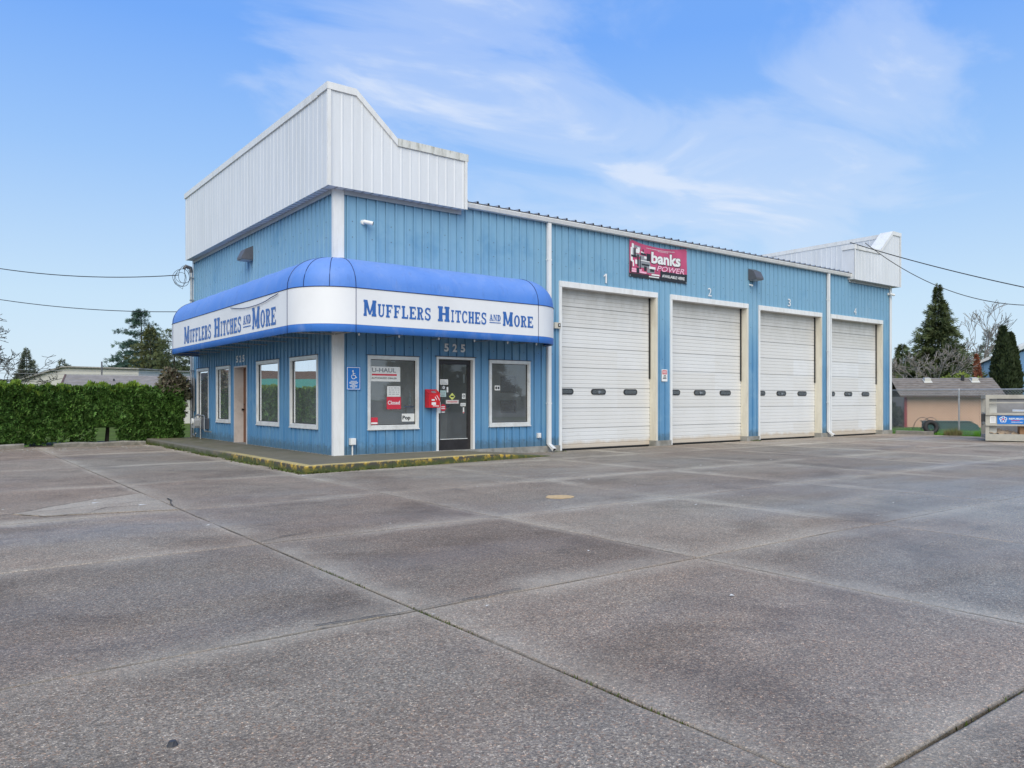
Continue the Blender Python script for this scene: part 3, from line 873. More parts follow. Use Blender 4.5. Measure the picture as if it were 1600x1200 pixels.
PITCH = 0.2286
def profile(u0, u1, brk=(), fine=False):
    """Ribbed sheet profile points (u, out) from u0 to u1; ribs on a fixed pitch, each with a shade-line groove on one side."""
    k0 = int(math.floor(u0 / PITCH)) - 1
    allp = []
    for k in range(k0, int(u1 / PITCH) + 3):
        c = k * PITCH + 0.06
        if fine:
            allp += [(c - 0.026, 0.0), (c - 0.014, 0.006), (c + 0.014, 0.006), (c + 0.026, 0.0)]
        else:
            allp += [(c - 0.036, 0.0), (c - 0.034, -0.016), (c - 0.022, -0.016), (c - 0.016, 0.026), (c + 0.014, 0.026), (c + 0.026, 0.0)]  # groove added beside each rib so it shades to a dark line
    def at(u):
        for (a, ha), (b, hb) in zip(allp, allp[1:]):
            if a <= u <= b:
                return ha + (hb - ha) * ((u - a) / (b - a) if b > a else 0)
        return 0.0
    us = sorted(set([round(u0, 5), round(u1, 5)] + [round(b, 5) for b in brk if u0 < b < u1] + [round(p[0], 5) for p in allp if u0 < p[0] < u1]))
    return [(u, at(u)) for u in us]

def siding(fn, u0, u1, z0, z1, holes, mat, name, parent, n0=0.0, ztop_fn=None, brk=(), flip=1):
    """Ribbed wall in 4-rib sheets, each sheet a part, cut round its openings."""
    edges = [u0]
    k = math.ceil((u0 + 0.25) / (4 * PITCH)) * 4 * PITCH - 0.0
    while k < u1 - 0.25:
        edges.append(k)
        k += 4 * PITCH
    edges.append(u1)
    hb = [h[0] for h in holes] + [h[1] for h in holes] + list(brk)
    for a, b in zip(edges, edges[1:]):
        mb = MB()
        pr_ = profile(a, b, hb, mat != 'blue')
        lap = 0.0015 * rnd.random()
        for (ua, ha), (ub, hb_) in zip(pr_, pr_[1:]):
            mid = (ua + ub) / 2
            spans = [(z0, None)]
            cuts = sorted([(h[2], h[3]) for h in holes if h[0] < mid < h[1]])
            segs, lo = [], z0
            for c0, c1 in cuts:
                if c0 > lo + 1e-4:
                    segs.append((lo, c0, False))
                lo = max(lo, c1)
            segs.append((lo, z1, True))
            for s0, s1, top in segs:
                ta = ztop_fn(ua) if (top and ztop_fn) else s1
                tb = ztop_fn(ub) if (top and ztop_fn) else s1
                if ta <= s0 and tb <= s0:
                    continue
                mb.add([fn(ua, s0, n0 + lap + ha), fn(ub, s0, n0 + lap + hb_), fn(ub, tb, n0 + lap + hb_), fn(ua, ta, n0 + lap + ha)], [(0, 1, 2, 3)])
        if mb.f:
            mb.build(name, mat, parent, solid=False)

BAYS = [6.11, 10.31, 14.51, 18.71]
BW = 3.66
WIN_F = [(0.74, 1.99, 0.68, 2.25), (3.92, 5.16, 0.68, 2.25)]
DOOR_F = (2.46, 3.50, 0.13, 2.28)
WIN_S = [(8.75, 10.0, 0.68, 2.25), (6.78, 8.02, 0.68, 2.25), (3.05, 4.62, 0.69, 2.27), (0.79, 2.37, 0.69, 2.27)]
DOOR_S = (5.36, 6.40, 0.13, 2.21)
holesF = [(w_[0] + 0.02, w_[1] - 0.02, w_[2] + 0.02, w_[3] - 0.02) for w_ in WIN_F] + [(DOOR_F[0] + 0.02, DOOR_F[1] - 0.02, 0.0, DOOR_F[3] - 0.02)] + [(b + 0.03, b + BW - 0.03, -0.2, 4.30) for b in BAYS]
holesS = [(w_[0] + 0.02, w_[1] - 0.02, w_[2] + 0.02, w_[3] - 0.02) for w_ in WIN_S] + [(DOOR_S[0] + 0.02, DOOR_S[1] - 0.02, 0.0, DOOR_S[3] - 0.02)]
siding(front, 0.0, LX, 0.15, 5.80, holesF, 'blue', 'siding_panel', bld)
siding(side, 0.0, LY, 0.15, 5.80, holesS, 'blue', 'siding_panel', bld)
# far end and back walls, plain sheets
mb = MB()
mb.box(LX - 0.06, LX - 0.01, 0.02, LY, 0.0, 5.8)
mb.build("end_wall", 'blue', bld)
mb = MB()
mb.box(0.02, LX - 0.07, LY - 0.05, LY - 0.002, 0.0, 5.8)
mb.build("back_wall", 'blue', bld)
# screws along the girts
sc = MB()
for fn, u1, hs in ((front, LX, holesF), (side, LY, holesS)):
    for zg in (0.32, 2.46, 3.6, 4.72, 5.05):
        k = 0
        while k * PITCH + 0.175 < u1 - 0.1:
            u = k * PITCH + 0.175
            k += 1
            if k % 2 or any(h[0] < u < h[1] and h[2] < zg < h[3] for h in hs) or u < 0.25:
                continue
            wbox(sc, fn, u - 0.008, u + 0.008, zg - 0.008, zg + 0.008, 0.0, 0.008)
s_ = sc.build("siding_screw", 'darkgrey', bld)
s_['kind'] = 'stuff'
# foundation
for bx in [(0.03, 6.12, -0.045, 0.25)] + [(a + BW - 0.10, (a + 4.2 + 0.02) if a < 18 else LX + 0.05, -0.05, 0.3) for a in BAYS] + [(-0.012, 0.028, 0.03, LY)]:
    mb = MB()
    mb.box(*bx, -0.02, 0.149)
    mb.build("foundation", 'concrete', bld)
# corner and end trims
mb = MB()
wbox(mb, front, -0.038, 0.20, 0.145, 5.66, 0.030, 0.038)
wbox(mb, side, -0.0295, 0.055, 0.145, 5.66, 0.030, 0.038)
mb.build("corner_trim", 'trim', bld)
mb = MB()
mb.box(LX - 0.13, LX + 0.03, -0.040, -0.030, 0.145, 5.66)
mb.box(LX + 0.022, LX + 0.03, -0.025, 0.10, 0.145, 5.66)
mb.build("corner_trim", 'trim', bld)
mb = MB()
wbox(mb, side, LY - 0.09, LY + 0.01, 0.145, 5.66, 0.030, 0.038)
mb.build("corner_trim", 'trim', bld)

# roof: ribbed sheets over a low ridge, rib ends showing above the gutter
rf = MB()
def roof_h(u):
    q = (u % 0.305)
    return 0.045 if 0.10 < q < 0.16 else 0.0
us = []
k = 0
while k * 0.305 < LX:
    us += [(k * 0.305 + d, h) for d, h in ((0.0, 0), (0.10, 0), (0.115, 0.05), (0.155, 0.05), (0.17, 0)) if k * 0.305 + d < LX - 0.1]
    k += 1
us.append((LX - 0.05, 0))
rf.grid([[(u, y, z + h) for u, h in us] for y, z in ((-0.17, 5.865), (5.2, 6.32), (LY, 5.87))])
rf.build("roof", 'roof', bld, solid=False)
# gutter with drip edge
gt = MB()
gpro = [(0.03, 5.80), (0.03, 5.85), (0.15, 5.86), (0.165, 5.83), (0.15, 5.79), (0.135, 5.75), (0.03, 5.745)]
gt.prism([(a, b) for a, b in gpro], lambda a, b, x: (x, -a, b), 3.16, 19.95)
gt.build("gutter", 'trim', bld)
ct = MB()
wbox(ct, front, 3.16, 19.95, 5.862, 5.872, 0.02, 0.17)
ct.build("drip_edge", 'darkgrey', bld)

# false fronts (left and right ends): ribbed panels over a boxed frame
OV = 0.25
def ftop(x):
    pts = [(-9, 7.72), (0.36, 7.72), (1.32, 6.88), (9, 6.88)]
    for (a, za), (b, zb) in zip(pts, pts[1:]):
        if a <= x <= b:
            return za + (zb - za) * (x - a) / (b - a)
    return 6.88
for mir in (False, True):
    mx = (lambda x: LX - x) if mir else (lambda x: x)
    ffn = lambda u, v, n, mx=mx: (mx(u), -OV - n, v)
    sfn = lambda u, v, n, mx=mx: (mx(-OV - n), u, v)
    siding(ffn, -OV, 3.12, 5.65, 7.72, [], 'white_metal', 'false_front_panel', bld, ztop_fn=ftop, brk=(0.36, 1.32))
    siding(sfn, -OV, LY, 5.65, 7.70, [], 'white_metal', 'false_front_panel', bld)
    # inside faces and the boxed end of the return
    ib = MB()
    D = 0.45
    poly = [(-OV, 5.66), (3.115, 5.66), (3.115, 6.87), (1.32, 6.87), (0.36, 7.70), (-OV, 7.70)]
    ib.prism(poly, lambda u, v, y, mx=mx: (mx(u), y, v), -OV + 0.001, -OV + D)
    ib.build("false_front_frame", 'white_metal', bld)
    if mir:
        siding(lambda u, v, n, mx=mx: (mx(0.20 + n), u, v), -OV + D + 0.01, LY, 5.75, 7.69, [], 'white_metal', 'false_front_panel', bld)
    ib = MB()
    pts = sorted([mx(-OV + 0.002), mx(0.199)])
    ib.box(pts[0], pts[1], -OV + D + 0.001, LY - 0.002, 5.66, 7.685)
    ib.build("false_front_frame", 'white_metal', bld)
    # caps
    cp = MB()
    capo = 0.035
    def capseg(x0, z0, x1, z1, th=0.13):
        lo, hi = min(x0, x1), max(x0, x1)
        cp.prism([(x0, z0 + 0.012), (x1, z1 + 0.012), (x1, z1 - th), (x0, z0 - th)], lambda u, v, y, mx=mx: (mx(u), y, v), -OV - capo, -OV + D + 0.02)
    capseg(-OV - capo, 7.72, 0.36, 7.72)
    capseg(0.361, 7.72, 1.33, 6.88)
    cp.build("false_front_cap", 'trim', bld)
    cp = MB()
    capseg(1.331, 6.895, 2.2, 6.895, 0.15)
    capseg(2.204, 6.89, 3.15, 6.89, 0.15)
    cp.build("false_front_cap", 'cap' if not mir else 'trim', bld)
    cp = MB()
    pts = sorted([mx(-OV - capo), mx(0.22)])
    cp.box(pts[0], pts[1], -OV + D + 0.021, LY + 0.02, 7.57, 7.725)
    cp.build("false_front_cap", 'trim', bld)
    # corner and end angles
    cp = MB()
    pts = sorted([mx(-OV - 0.028), mx(-OV + 0.05)])
    cp.box(pts[0], pts[1], -OV - 0.03, -OV - 0.023, 5.645, 7.58)
    cp.build("false_front_angle", 'trim', bld)
    cp = MB()
    pts = sorted([mx(3.06), mx(3.125)])
    cp.box(pts[0], pts[1], -OV - 0.03, -OV - 0.023, 5.645, 6.74)
    cp.build("false_front_angle", 'trim', bld)
    # soffits with drip rail
    so = MB()
    pts = sorted([mx(-OV + 0.01), mx(3.1)])
    x = pts[0]
    so.box(pts[0], pts[1], -OV + 0.01, -0.037, 5.668, 5.70)
    k = pts[0]
    while k < pts[1] - 0.03:
        so.box(k, k + 0.03, -OV + 0.012, -0.04, 5.652, 5.667)
        k += 0.2
    so.build("soffit", 'soffit', bld)
    so = MB()
    pts = sorted([mx(-OV + 0.01), mx(-0.037)])
    so.box(pts[0], pts[1], -0.036, LY, 5.668, 5.70)
    k = 0.1
    while k < LY - 0.03:
        so.box(pts[0] + 0.002, pts[1] - 0.002, k, k + 0.03, 5.652, 5.667)
        k += 0.2
    so.build("soffit", 'soffit', bld)
    rl = MB()
    pts = sorted([mx(0.2), mx(3.1)])
    rl.box(pts[0], pts[1], -0.06, -0.037, 5.57, 5.664)
    rl.build("soffit_rail", 'soffit', bld)
    rl = MB()
    pts = sorted([mx(-0.06), mx(-0.037)])
    rl.box(pts[0], pts[1], 0.06, LY - 0.1, 5.57, 5.664)
    rl.build("soffit_rail", 'soffit', bld)

# downspouts
def downspout(x, z1):
    mb = MB()
    mb.box(x - 0.05, x + 0.05, -0.115, -0.04, 0.20, z1)
    mb.hexa([(x - 0.05, -0.115, 0.20), (x + 0.05, -0.115, 0.20), (x + 0.05, -0.04, 0.20), (x - 0.05, -0.04, 0.20),
             (x - 0.05, -0.30, 0.10), (x + 0.05, -0.30, 0.10), (x + 0.05, -0.27, 0.03), (x - 0.05, -0.27, 0.03)])
    o = mb.build("downspout", 'trim', bld)
    st = MB()
    for z in (1.2, 3.0, 4.8):
        st.box(x - 0.062, x + 0.062, -0.118, -0.03, z, z + 0.03)
    st.build("strap", 'trim', o)
    dm = MB()
    dm.add([(x - 0.04, -0.301, 0.09), (x + 0.04, -0.301, 0.09), (x + 0.04, -0.274, 0.036), (x - 0.04, -0.274, 0.036)], [(0, 1, 2, 3)])
    dm.build("spout_mouth", 'rubber', o, solid=False)
    return o
downspout(5.72, 5.74)
downspout(18.50, 5.74)

# ---- sectional bay doors
SEC = 0.529
def bay(x0):
    # frame: header and jambs
    mb = MB()
    mb.box(x0, x0 + BW, -0.04, 0.20, 4.19, 4.335)
    mb.build("bay_header", 'trim', bld)
    mb = MB()
    mb.box(x0, x0 + 0.08, -0.034, 0.20, 0.01, 4.189)
    mb.build("bay_jamb", 'trim', bld)
    mb = MB()
    mb.box(x0 + BW - 0.08, x0 + BW, -0.034, 0.20, 0.152, 4.189)
    mb.build("bay_jamb", 'cream', bld)
    # door: rubber seals carry the sections
    mb = MB()
    mb.box(x0 + 0.081, x0 + 0.13, 0.188, 0.20, 0.03, 4.18)
    mb.box(x0 + BW - 0.125, x0 + BW - 0.081, 0.17, 0.199, 1.9, 4.188)
    mb.box(x0 + 0.085, x0 + BW - 0.085, 0.205, 0.24, 0.0, 0.03)
    mb.box(x0 + 0.081, x0 + BW - 0.081, 0.255, 0.26, 0.03, 4.25)
    return mb.build("bay_door", 'rubber', bld)
def section_mesh(x0, k):
    z0 = 0.03 + k * SEC
    prof = [(0.0, 0.03), (0.008, 0.03), (0.012, 0.0)]
    m_ = 5
    for r in range(1, m_):
        c = SEC * r / m_
        prof += [(c - 0.011, 0.0), (c - 0.009, 0.009), (c + 0.001, 0.009), (c + 0.014, 0.0)]
    prof += [(SEC - 0.008, 0.0), (SEC - 0.006, 0.03), (SEC - 0.001, 0.03)]
    mb = MB()
    mb.grid([[(x, 0.202 + h, z0 + z) for z, h in prof] for x in (x0 + 0.083, x0 + BW - 0.083)])
    return mb
def oval(mb, cx, cz, hw, hh_, y0, y1, seg=8):
    pts = []
    r = hh_
    for s_, a0 in ((1, -pi / 2), (-1, pi / 2)):
        for i in range(seg + 1):
            a = a0 + pi * i / seg
            pts.append((cx + s_ * (hw - r) + r * cos(a), cz + r * sin(a)))
    mb.prism(pts, lambda u, v, y: (u, y, v), y0, y1)
proto_sec = None
for bi, x0 in enumerate(BAYS):
    dr = bay(x0)
    for k in range(8):
        if proto_sec is None:
            proto_sec = section_mesh(BAYS[0], 0).build("door_section", 'door', dr, solid=False)
        else:
            o = proto_sec.copy()
            COL.objects.link(o)
            o.parent = dr
            o.location = (x0 - BAYS[0], (rnd.random() - 0.5) * 0.004, k * SEC)
    for q, cx in enumerate((0.40, 1.57, 2.79)):
        mb = MB()
        oval(mb, x0 + cx, 1.52, 0.27, 0.078, 0.186, 0.2035)
        mb.build("door_window", 'black', dr)
        mb = MB()
        oval(mb, x0 + cx, 1.52, 0.235, 0.050, 0.1835, 0.1855)
        mb.build("window_pane", 'darkglass', dr)
    mb = MB()
    mb.box(x0 + 1.55, x0 + 1.60, 0.165, 0.183, 1.475, 1.545)
    mb.box(x0 + 1.51, x0 + 1.64, 0.155, 0.165, 1.505, 1.525)
    mb.build("door_lock", 'steel', dr)

# ---- windows
def window(fn, u0, u1, v0, v1):
    mb = MB()
    wframe(mb, fn, u0, u1, v0, v1, 0.055, 0.0, 0.040)
    wframe(mb, fn, u0 + 0.056, u1 - 0.056, v0 + 0.056, v1 - 0.056, 0.022, -0.04, 0.022)
    fr = mb.build("window", 'alu', bld)
    g = MB()
    rect(g, fn, u0 + 0.07, u1 - 0.07, v0 + 0.07, v1 - 0.07, -0.02)
    g.build("pane", 'glass' if fn is front else 'sideglass', fr, solid=False)
    g = MB()
    wframe(g, fn, u0 + 0.078, u1 - 0.078, v0 + 0.078, v1 - 0.078, 0.012, -0.03, -0.005)
    g.build("gasket", 'rubber', fr)
    g = MB()
    wbox(g, fn, u0 - 0.02, u1 + 0.02, v1 + 0.001, v1 + 0.018, 0.0, 0.05)
    g.build("drip_cap", 'darkgrey', fr)
    g = MB()
    wbox(g, fn, u0 - 0.01, u1 + 0.01, v0 - 0.025, v0 - 0.001, 0.0, 0.055)
    g.build("sill", 'alu', fr)
    return fr
for w_ in WIN_F:
    window(front, *w_)
for w_ in WIN_S:
    window(side, *w_)

# ---- glazed entrance door (set back in a white frame)
u0, u1, v0, v1 = DOOR_F
mb = MB()
wbox(mb, front, u0 - 0.0, u0 + 0.05, 0.10, v1, -0.14, 0.03)
wbox(mb, front, u1 - 0.05, u1, 0.10, v1, -0.14, 0.03)
wbox(mb, front, u0 + 0.0505, u1 - 0.0505, v1 - 0.05, v1, -0.14, 0.03)
fr = mb.build("entrance_frame", 'trim', bld)
g = MB()
wbox(g, front, u0 - 0.03, u1 + 0.03, v1 + 0.001, v1 + 0.02, 0.0, 0.05)
g.build("drip_cap", 'darkgrey', fr)
g = MB()
wbox(g, front, u0 + 0.051, u1 - 0.051, 0.10, 0.118, -0.14, 0.04)
g.build("threshold", 'steel', fr)
mb = MB()
L0, L1 = u0 + 0.06, u1 - 0.06
wbox(mb, front, L0, L0 + 0.085, 0.12, 2.215, -0.11, -0.07)
wbox(mb, front, L1 - 0.085, L1, 0.12, 2.215, -0.11, -0.07)
wbox(mb, front, L0 + 0.0855, L1 - 0.0855, 2.12, 2.215, -0.11, -0.07)
wbox(mb, front, L0 + 0.0855, L1 - 0.0855, 0.12, 0.40, -0.11, -0.07)
dleaf = mb.build("entrance_door", 'bronze', bld)
g = MB()
rect(g, front, L0 + 0.086, L1 - 0.086, 0.40, 2.12, -0.09)
g.build("pane", 'darkglass', dleaf, solid=False)
g = MB()
wbox(g, front, L0 + 0.02, L0 + 0.075, 1.00, 1.26, -0.069, -0.03)
g.build("handle", 'alu', dleaf)
g = MB()
wbox(g, front, L0 + 0.02, L0 + 0.05, 0.82, 0.86, -0.069, -0.055)
g.build("lock", 'steel', dleaf)
g = MB()
wbox(g, front, L0 + 0.0855, L1 - 0.0855, 0.395, 0.41, -0.075, -0.060)
g.build("glazing_bead", 'alu', dleaf)

# ---- recessed side door
u0, u1, v0, v1 = DOOR_S
mb = MB()
wbox(mb, side, u1 - 0.035, u1, 0.13, v1, -0.26, 0.035)
wbox(mb, side, u0, u0 + 0.035, 0.13, v1, -0.26, 0.035)
wbox(mb, side, u0 + 0.0355, u1 - 0.0355, v1 - 0.035, v1, -0.26, 0.035)
sdf = mb.build("side_door_frame", 'pinkwhite', bld)
mb = MB()
wbox(mb, side, u0 + 0.036, u1 - 0.036, 0.15, v1 - 0.036, -0.255, -0.215)
sdl = mb.build("side_door", 'wood', bld)
g = MB()
g.tube([side(u1 - 0.10, 1.04, -0.215), side(u1 - 0.10, 1.04, -0.15)], [0.02, 0.03], 8)
g.tube([side(u1 - 0.10, 1.18, -0.215), side(u1 - 0.10, 1.18, -0.20)], [0.022, 0.022], 8)
g.build("door_knob", 'bronze', sdl)
g = MB()
wbox(g, side, u0 + 0.03, u1 - 0.03, 0.128, 0.15, -0.25, 0.06)
g.build("threshold", 'concrete', sdf)

# ---- rooms seen through the glass
mb = MB()
mb.box(0.06, 22.9, 0.32, LY - 0.06, 0.10, 0.145)
mb.build("room_floor", 'floor_in', bld)
mb = MB()
mb.box(0.10, 5.68, 0.15, LY - 0.06, 2.62, 2.68)
mb.build("ceiling", 'wall_in', bld)
mb = MB()
mb.box(5.70, 5.80, 0.05, LY - 0.06, 0.15, 5.6)
mb.build("partition", 'wall_in', bld)
mb = MB()
mb.box(0.30, 5.69, 4.85, 4.95, 0.15, 2.61)
mb.build("partition", 'wall_in', bld)
mb = MB()
mb.box(3.0, 3.08, 4.96, LY - 0.07, 0.15, 2.61)
mb.build("partition", 'wall_in', bld)

# =================================================================== AWNING
AX, AY = 4.62, 8.85          # where the straight runs end
awn = thing("corner_awning", "rounded blue canopy with white lettered sign band wrapping the office corner", "awning", (0, 0, 2.63))
def apath(s):
    """Wall point and outward normal along the awning, s in segment.fraction form."""
    seg, t = s
    if seg == 0:
        a = radians(90 + 90 * t); return (0.0, AY), (cos(a), sin(a))
    if seg == 1:
        return (0.0, AY * (1 - t)), (-1.0, 0.0)
    if seg == 2:
        a = radians(180 + 90 * t); return (0.0, 0.0), (cos(a), sin(a))
    if seg == 3:
        return (AX * t, 0.0), (0.0, -1.0)
    a = radians(270 + 90 * t); return (AX, 0.0), (cos(a), sin(a))
def apt(s, off, z):
    (x, y), (nx, ny) = apath(s)
    return (x + nx * off, y + ny * off, z)
def awning_panel(seg, t0, t1, n, prof, name, mat):
    mb = MB()
    rows = []
    for i in range(n + 1):
        t = t0 + (t1 - t0) * i / n
        # vinyl sags a little between the hoops
        sag = 0.012 * sin(pi * i / n) if seg in (1, 3) else 0.0
        rows.append([apt((seg, t), max(0.04, o - sag * (1 if 0.05 < o < 0.99 else 0)), z) for o, z in prof])
    mb.grid(rows)
    return mb.build(name, mat, awn, solid=False, smooth=True)
dome = [(0.045 + 0.955 * cos(radians(a)) ** 0.85 if a < 90 else 0.045, 3.51 + 0.70 * sin(radians(a)) ** 0.95) for a in (0, 9, 18, 27, 36, 45, 54, 63, 72, 81, 90)]
bandp = [(1.002, 2.785), (1.002, 3.505)]
valp = [(0.985, 2.63), (1.0, 2.64), (1.0, 2.782)]
segs = [(0, [0, .33, .67, 1], 4), (1, [i / 8 for i in range(9)], 4), (2, [0, .33, .67, 1], 5), (3, [0, .25, .5, .75, 1], 4), (4, [0, .5, 1], 5)]
for seg, cuts, nn in segs:
    for a, b in zip(cuts, cuts[1:]):
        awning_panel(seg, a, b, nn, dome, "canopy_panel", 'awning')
    awning_panel(seg, 0, 1, 14 if seg in (0, 2, 4) else 6, bandp, "sign_band", 'band')
    awning_panel(seg, 0, 1, 14 if seg in (0, 2, 4) else 6, valp, "valance", 'awning')
pp = MB()
for seg, t in ((1, 0.0), (2, 0.0), (2, .33), (2, .67), (3, 0.0), (4, 0.0)):
    pp.tube([apt((seg, t), o + 0.006, z) for o, z in dome], 0.007, 5)
for seg, t in ((1, 0.0), (2, 0.0), (3, 0.0), (4, 0.0)):
    pp.tube([apt((seg, t), 1.006, z) for z in (2.63, 3.505)], 0.006, 5)
path = []
for seg, nn in ((0, 14), (1, 8), (2, 14), (3, 6), (4, 14)):
    path += [(seg, i / nn) for i in range(nn)]
path.append((4, 1.0))
pp.tube([apt(s, 1.007, 3.507) for s in path], 0.008, 5)
pp.build("piping", 'piping', awn)
pp = MB()
for seg, t in [(1, i / 8) for i in range(1, 8)] + [(3, .25), (3, .5), (3, .75)]:
    pp.tube([apt((seg, t), o + 0.0015, z) for o, z in dome], 0.0035, 4)
pp.build("hoop_seam", 'awning', awn)
fm = MB()
fm.tube([apt(s, 0.965, 2.655) for s in path], 0.016, 6)
fm.tube([apt(s, 0.965, 3.48) for s in path], 0.016, 6)
for seg, t in [(1, i / 7) for i in range(8)] + [(2, .5)] + [(3, i / 4) for i in range(5)]:
    fm.tube([apt((seg, t), 0.05, 2.655), apt((seg, t), 0.96, 2.655)], 0.014, 5)
    fm.tube([apt((seg, t), 0.05, 3.48), apt((seg, t), 0.96, 3.48)], 0.014, 5)
    fm.tube([apt((seg, t), 0.965, 2.66), apt((seg, t), 0.965, 3.48)], 0.014, 5)
fm.build("awning_frame", 'steel', awn)
for x in (0.10, 1.0, 1.95, 2.87, 3.78, 4.62):
    cl = MB()
    cl.tube([(x, -0.93, 2.60), (x, -0.93, 2.63)], [0.022, 0.022], 8)
    cl.tube([(x, -0.93, 2.575), (x, -0.93, 2.60)], [0.012, 0.02], 8)
    cl.build("lamp_tip", 'grey', awn)
afn = lambda u, v, n: (u, -1.0 - n, v)
bfn = lambda u, v, n: (-1.0 - n, u, v)
N0 = 0.008
bl, b2 = 2.965, 2.85
def sign_words(fn, words, rule=None):
    lt = MB()
    slab_words(lt, fn, words, N0)
    if rule:
        rect(lt, fn, *rule, N0)
    lt.build("lettering", 'letterblue', awn, solid=False)
sign_words(afn, [("M", 0.16, 0.44, bl, 3.285), ("UFFLERS", 0.475, 1.71, bl, 3.225)])
sign_words(afn, [("H", 1.88, 2.17, bl, 3.285), ("ITCHES", 2.205, 3.14, bl, 3.225)])
sign_words(afn, [("AND", 3.22, 3.53, 3.06, 3.20)], (3.22, 3.53, 3.012, 3.030))
sign_words(afn, [("M", 3.59, 3.87, bl, 3.285), ("ORE", 3.905, 4.46, bl, 3.225)])
sign_words(bfn, [("M", 7.62, 7.13, b2, 3.32), ("UFFLERS", 7.08, 5.12, b2, 3.21)])
sign_words(bfn, [("H", 4.85, 4.40, b2, 3.32), ("ITCHES", 4.34, 2.80, b2, 3.21)])
sign_words(bfn, [("AND", 2.66, 2.15, 3.0, 3.20)], (2.66, 2.15, 2.93, 2.955))
sign_words(bfn, [("M", 2.05, 1.58, b2, 3.32), ("ORE", 1.53, 0.62, b2, 3.22)])
cb = MB()
cb.tube([(-1.03, 3.5 - 3.05 * t, 3.46 - 0.16 * 4 * t * (1 - t) * (0.55 if t > 0.8 else 0.7)) for t in [i / 14 for i in range(15)]], 0.009, 5)
cb.build("loose_piping", 'piping', awn)

# =================================================================== SIGNS AND FITTINGS ON THE WALLS
def panel_sign(name, label, cat, fn, u0, u1, v0, v1, n0, th, mat, group=None):
    t = thing(name, label, cat, fn((u0 + u1) / 2, v0, n0), 0, group)
    mb = MB()
    lo, hi = min(u0, u1), max(u0, u1)
    wbox(mb, fn, lo, hi, v0, v1, n0, n0 + th)
    mb.build("sign_plate" if cat == 'sign' else "sheet", mat, t)
    return t
RIB = 0.029
def parts(t, name, mat, f):
    mb = MB()
    f(mb)
    return mb.build(name, mat, t, solid=False)

# accessible-parking sign
t = panel_sign("accessible_parking_sign", "blue accessible parking sign with white wheelchair symbol on the wall by the office corner", "sign", front, 0.255, 0.575, 1.51, 2.0, RIB, 0.006, 'signblue')
n = RIB + 0.0075
def fa(mb):
    for a in ((0.267, 0.563, 1.975, 1.987), (0.267, 0.563, 1.523, 1.535), (0.267, 0.279, 1.535, 1.975), (0.551, 0.563, 1.535, 1.975)):
        rect(mb, front, *a, n)
parts(t, "border", 'signwhite', fa)
def fa(mb):
    disc(mb, front, 0.40, 1.905, 0.018, 0.018, n, 12)
    stroke(mb, front, (0.402, 1.885), (0.410, 1.815), 0.016, n)
    stroke(mb, front, (0.405, 1.855), (0.452, 1.855), 0.011, n + 0.0003)
    stroke(mb, front, (0.408, 1.818), (0.455, 1.812), 0.015, n + 0.0006)
    stroke(mb, front, (0.453, 1.815), (0.475, 1.765), 0.014, n + 0.0009)
    stroke(mb, front, (0.470, 1.766), (0.492, 1.774), 0.012, n + 0.0012)
    disc(mb, front, 0.412, 1.788, 0.052, 0.052, n + 0.0015, 20, 0.76, radians(120), radians(370))
parts(t, "wheelchair_symbol", 'signwhite', fa)
def fa(mb):
    for k, (a, b) in enumerate(((0.345, 0.485), (0.315, 0.515), (0.32, 0.51), (0.37, 0.46), (0.325, 0.505), (0.335, 0.5), (0.385, 0.445))):
        u = a
        while u < b - 0.01:
            l_ = 0.012 + rnd.random() * 0.022
            rect(mb, front, u, min(b, u + l_), 1.685 - k * 0.023, 1.699 - k * 0.023, n)
            u += l_ + 0.006
parts(t, "fine_print", 'signwhite', fa)

# house numbers
def house_number(label, fn, cu, v0, v1, wdt, gap, sgn, n0):
    t = thing("house_number", label, "house number", fn(cu, v0, n0), 0, "house numbers on the office walls")
    for k, ch in enumerate("525"):
        c = cu + sgn * (k - 1) * gap
        parts(t, "digit", 'signwhite', lambda mb: text(mb, fn, ch, c - sgn * wdt / 2, c + sgn * wdt / 2, v0, v1, n0, 0.035))
house_number("white house number 525 above the glazed front entrance", front, 2.94, 2.40, 2.585, 0.125, 0.225, 1, RIB + 0.004)
house_number("white house number 525 above the recessed brown side door", side, 5.87, 2.305, 2.49, 0.16, 0.26, -1, RIB + 0.004)
for k, (u, z) in enumerate(((7.73, 4.42), (12.06, 4.42), (16.19, 4.42), (20.36, 4.42))):
    mb = MB()
    wd_ = 0.14 if k == 0 else 0.17
    if k == 0:
        rect(mb, front, u - 0.01, u + 0.045, z, z + 0.25, RIB + 0.004)
        mb.add([front(u - 0.075, z + 0.155, RIB + 0.0042), front(u - 0.0102, z + 0.20, RIB + 0.0042), front(u - 0.0102, z + 0.25, RIB + 0.0042), front(u - 0.075, z + 0.19, RIB + 0.0042)], [(0, 1, 2, 3)])
    else:
        text(mb, front, str(k + 1), u - wd_ / 2, u + wd_ / 2, z, z + 0.25, RIB + 0.004, 0.0)
    tag(mb.build("bay_number", 'signwhite', solid=False), "white numeral %s over the %s bay door from the office" % (k + 1, ("first", "second", "third", "fourth")[k]), "number", "bay numbers above the doors")

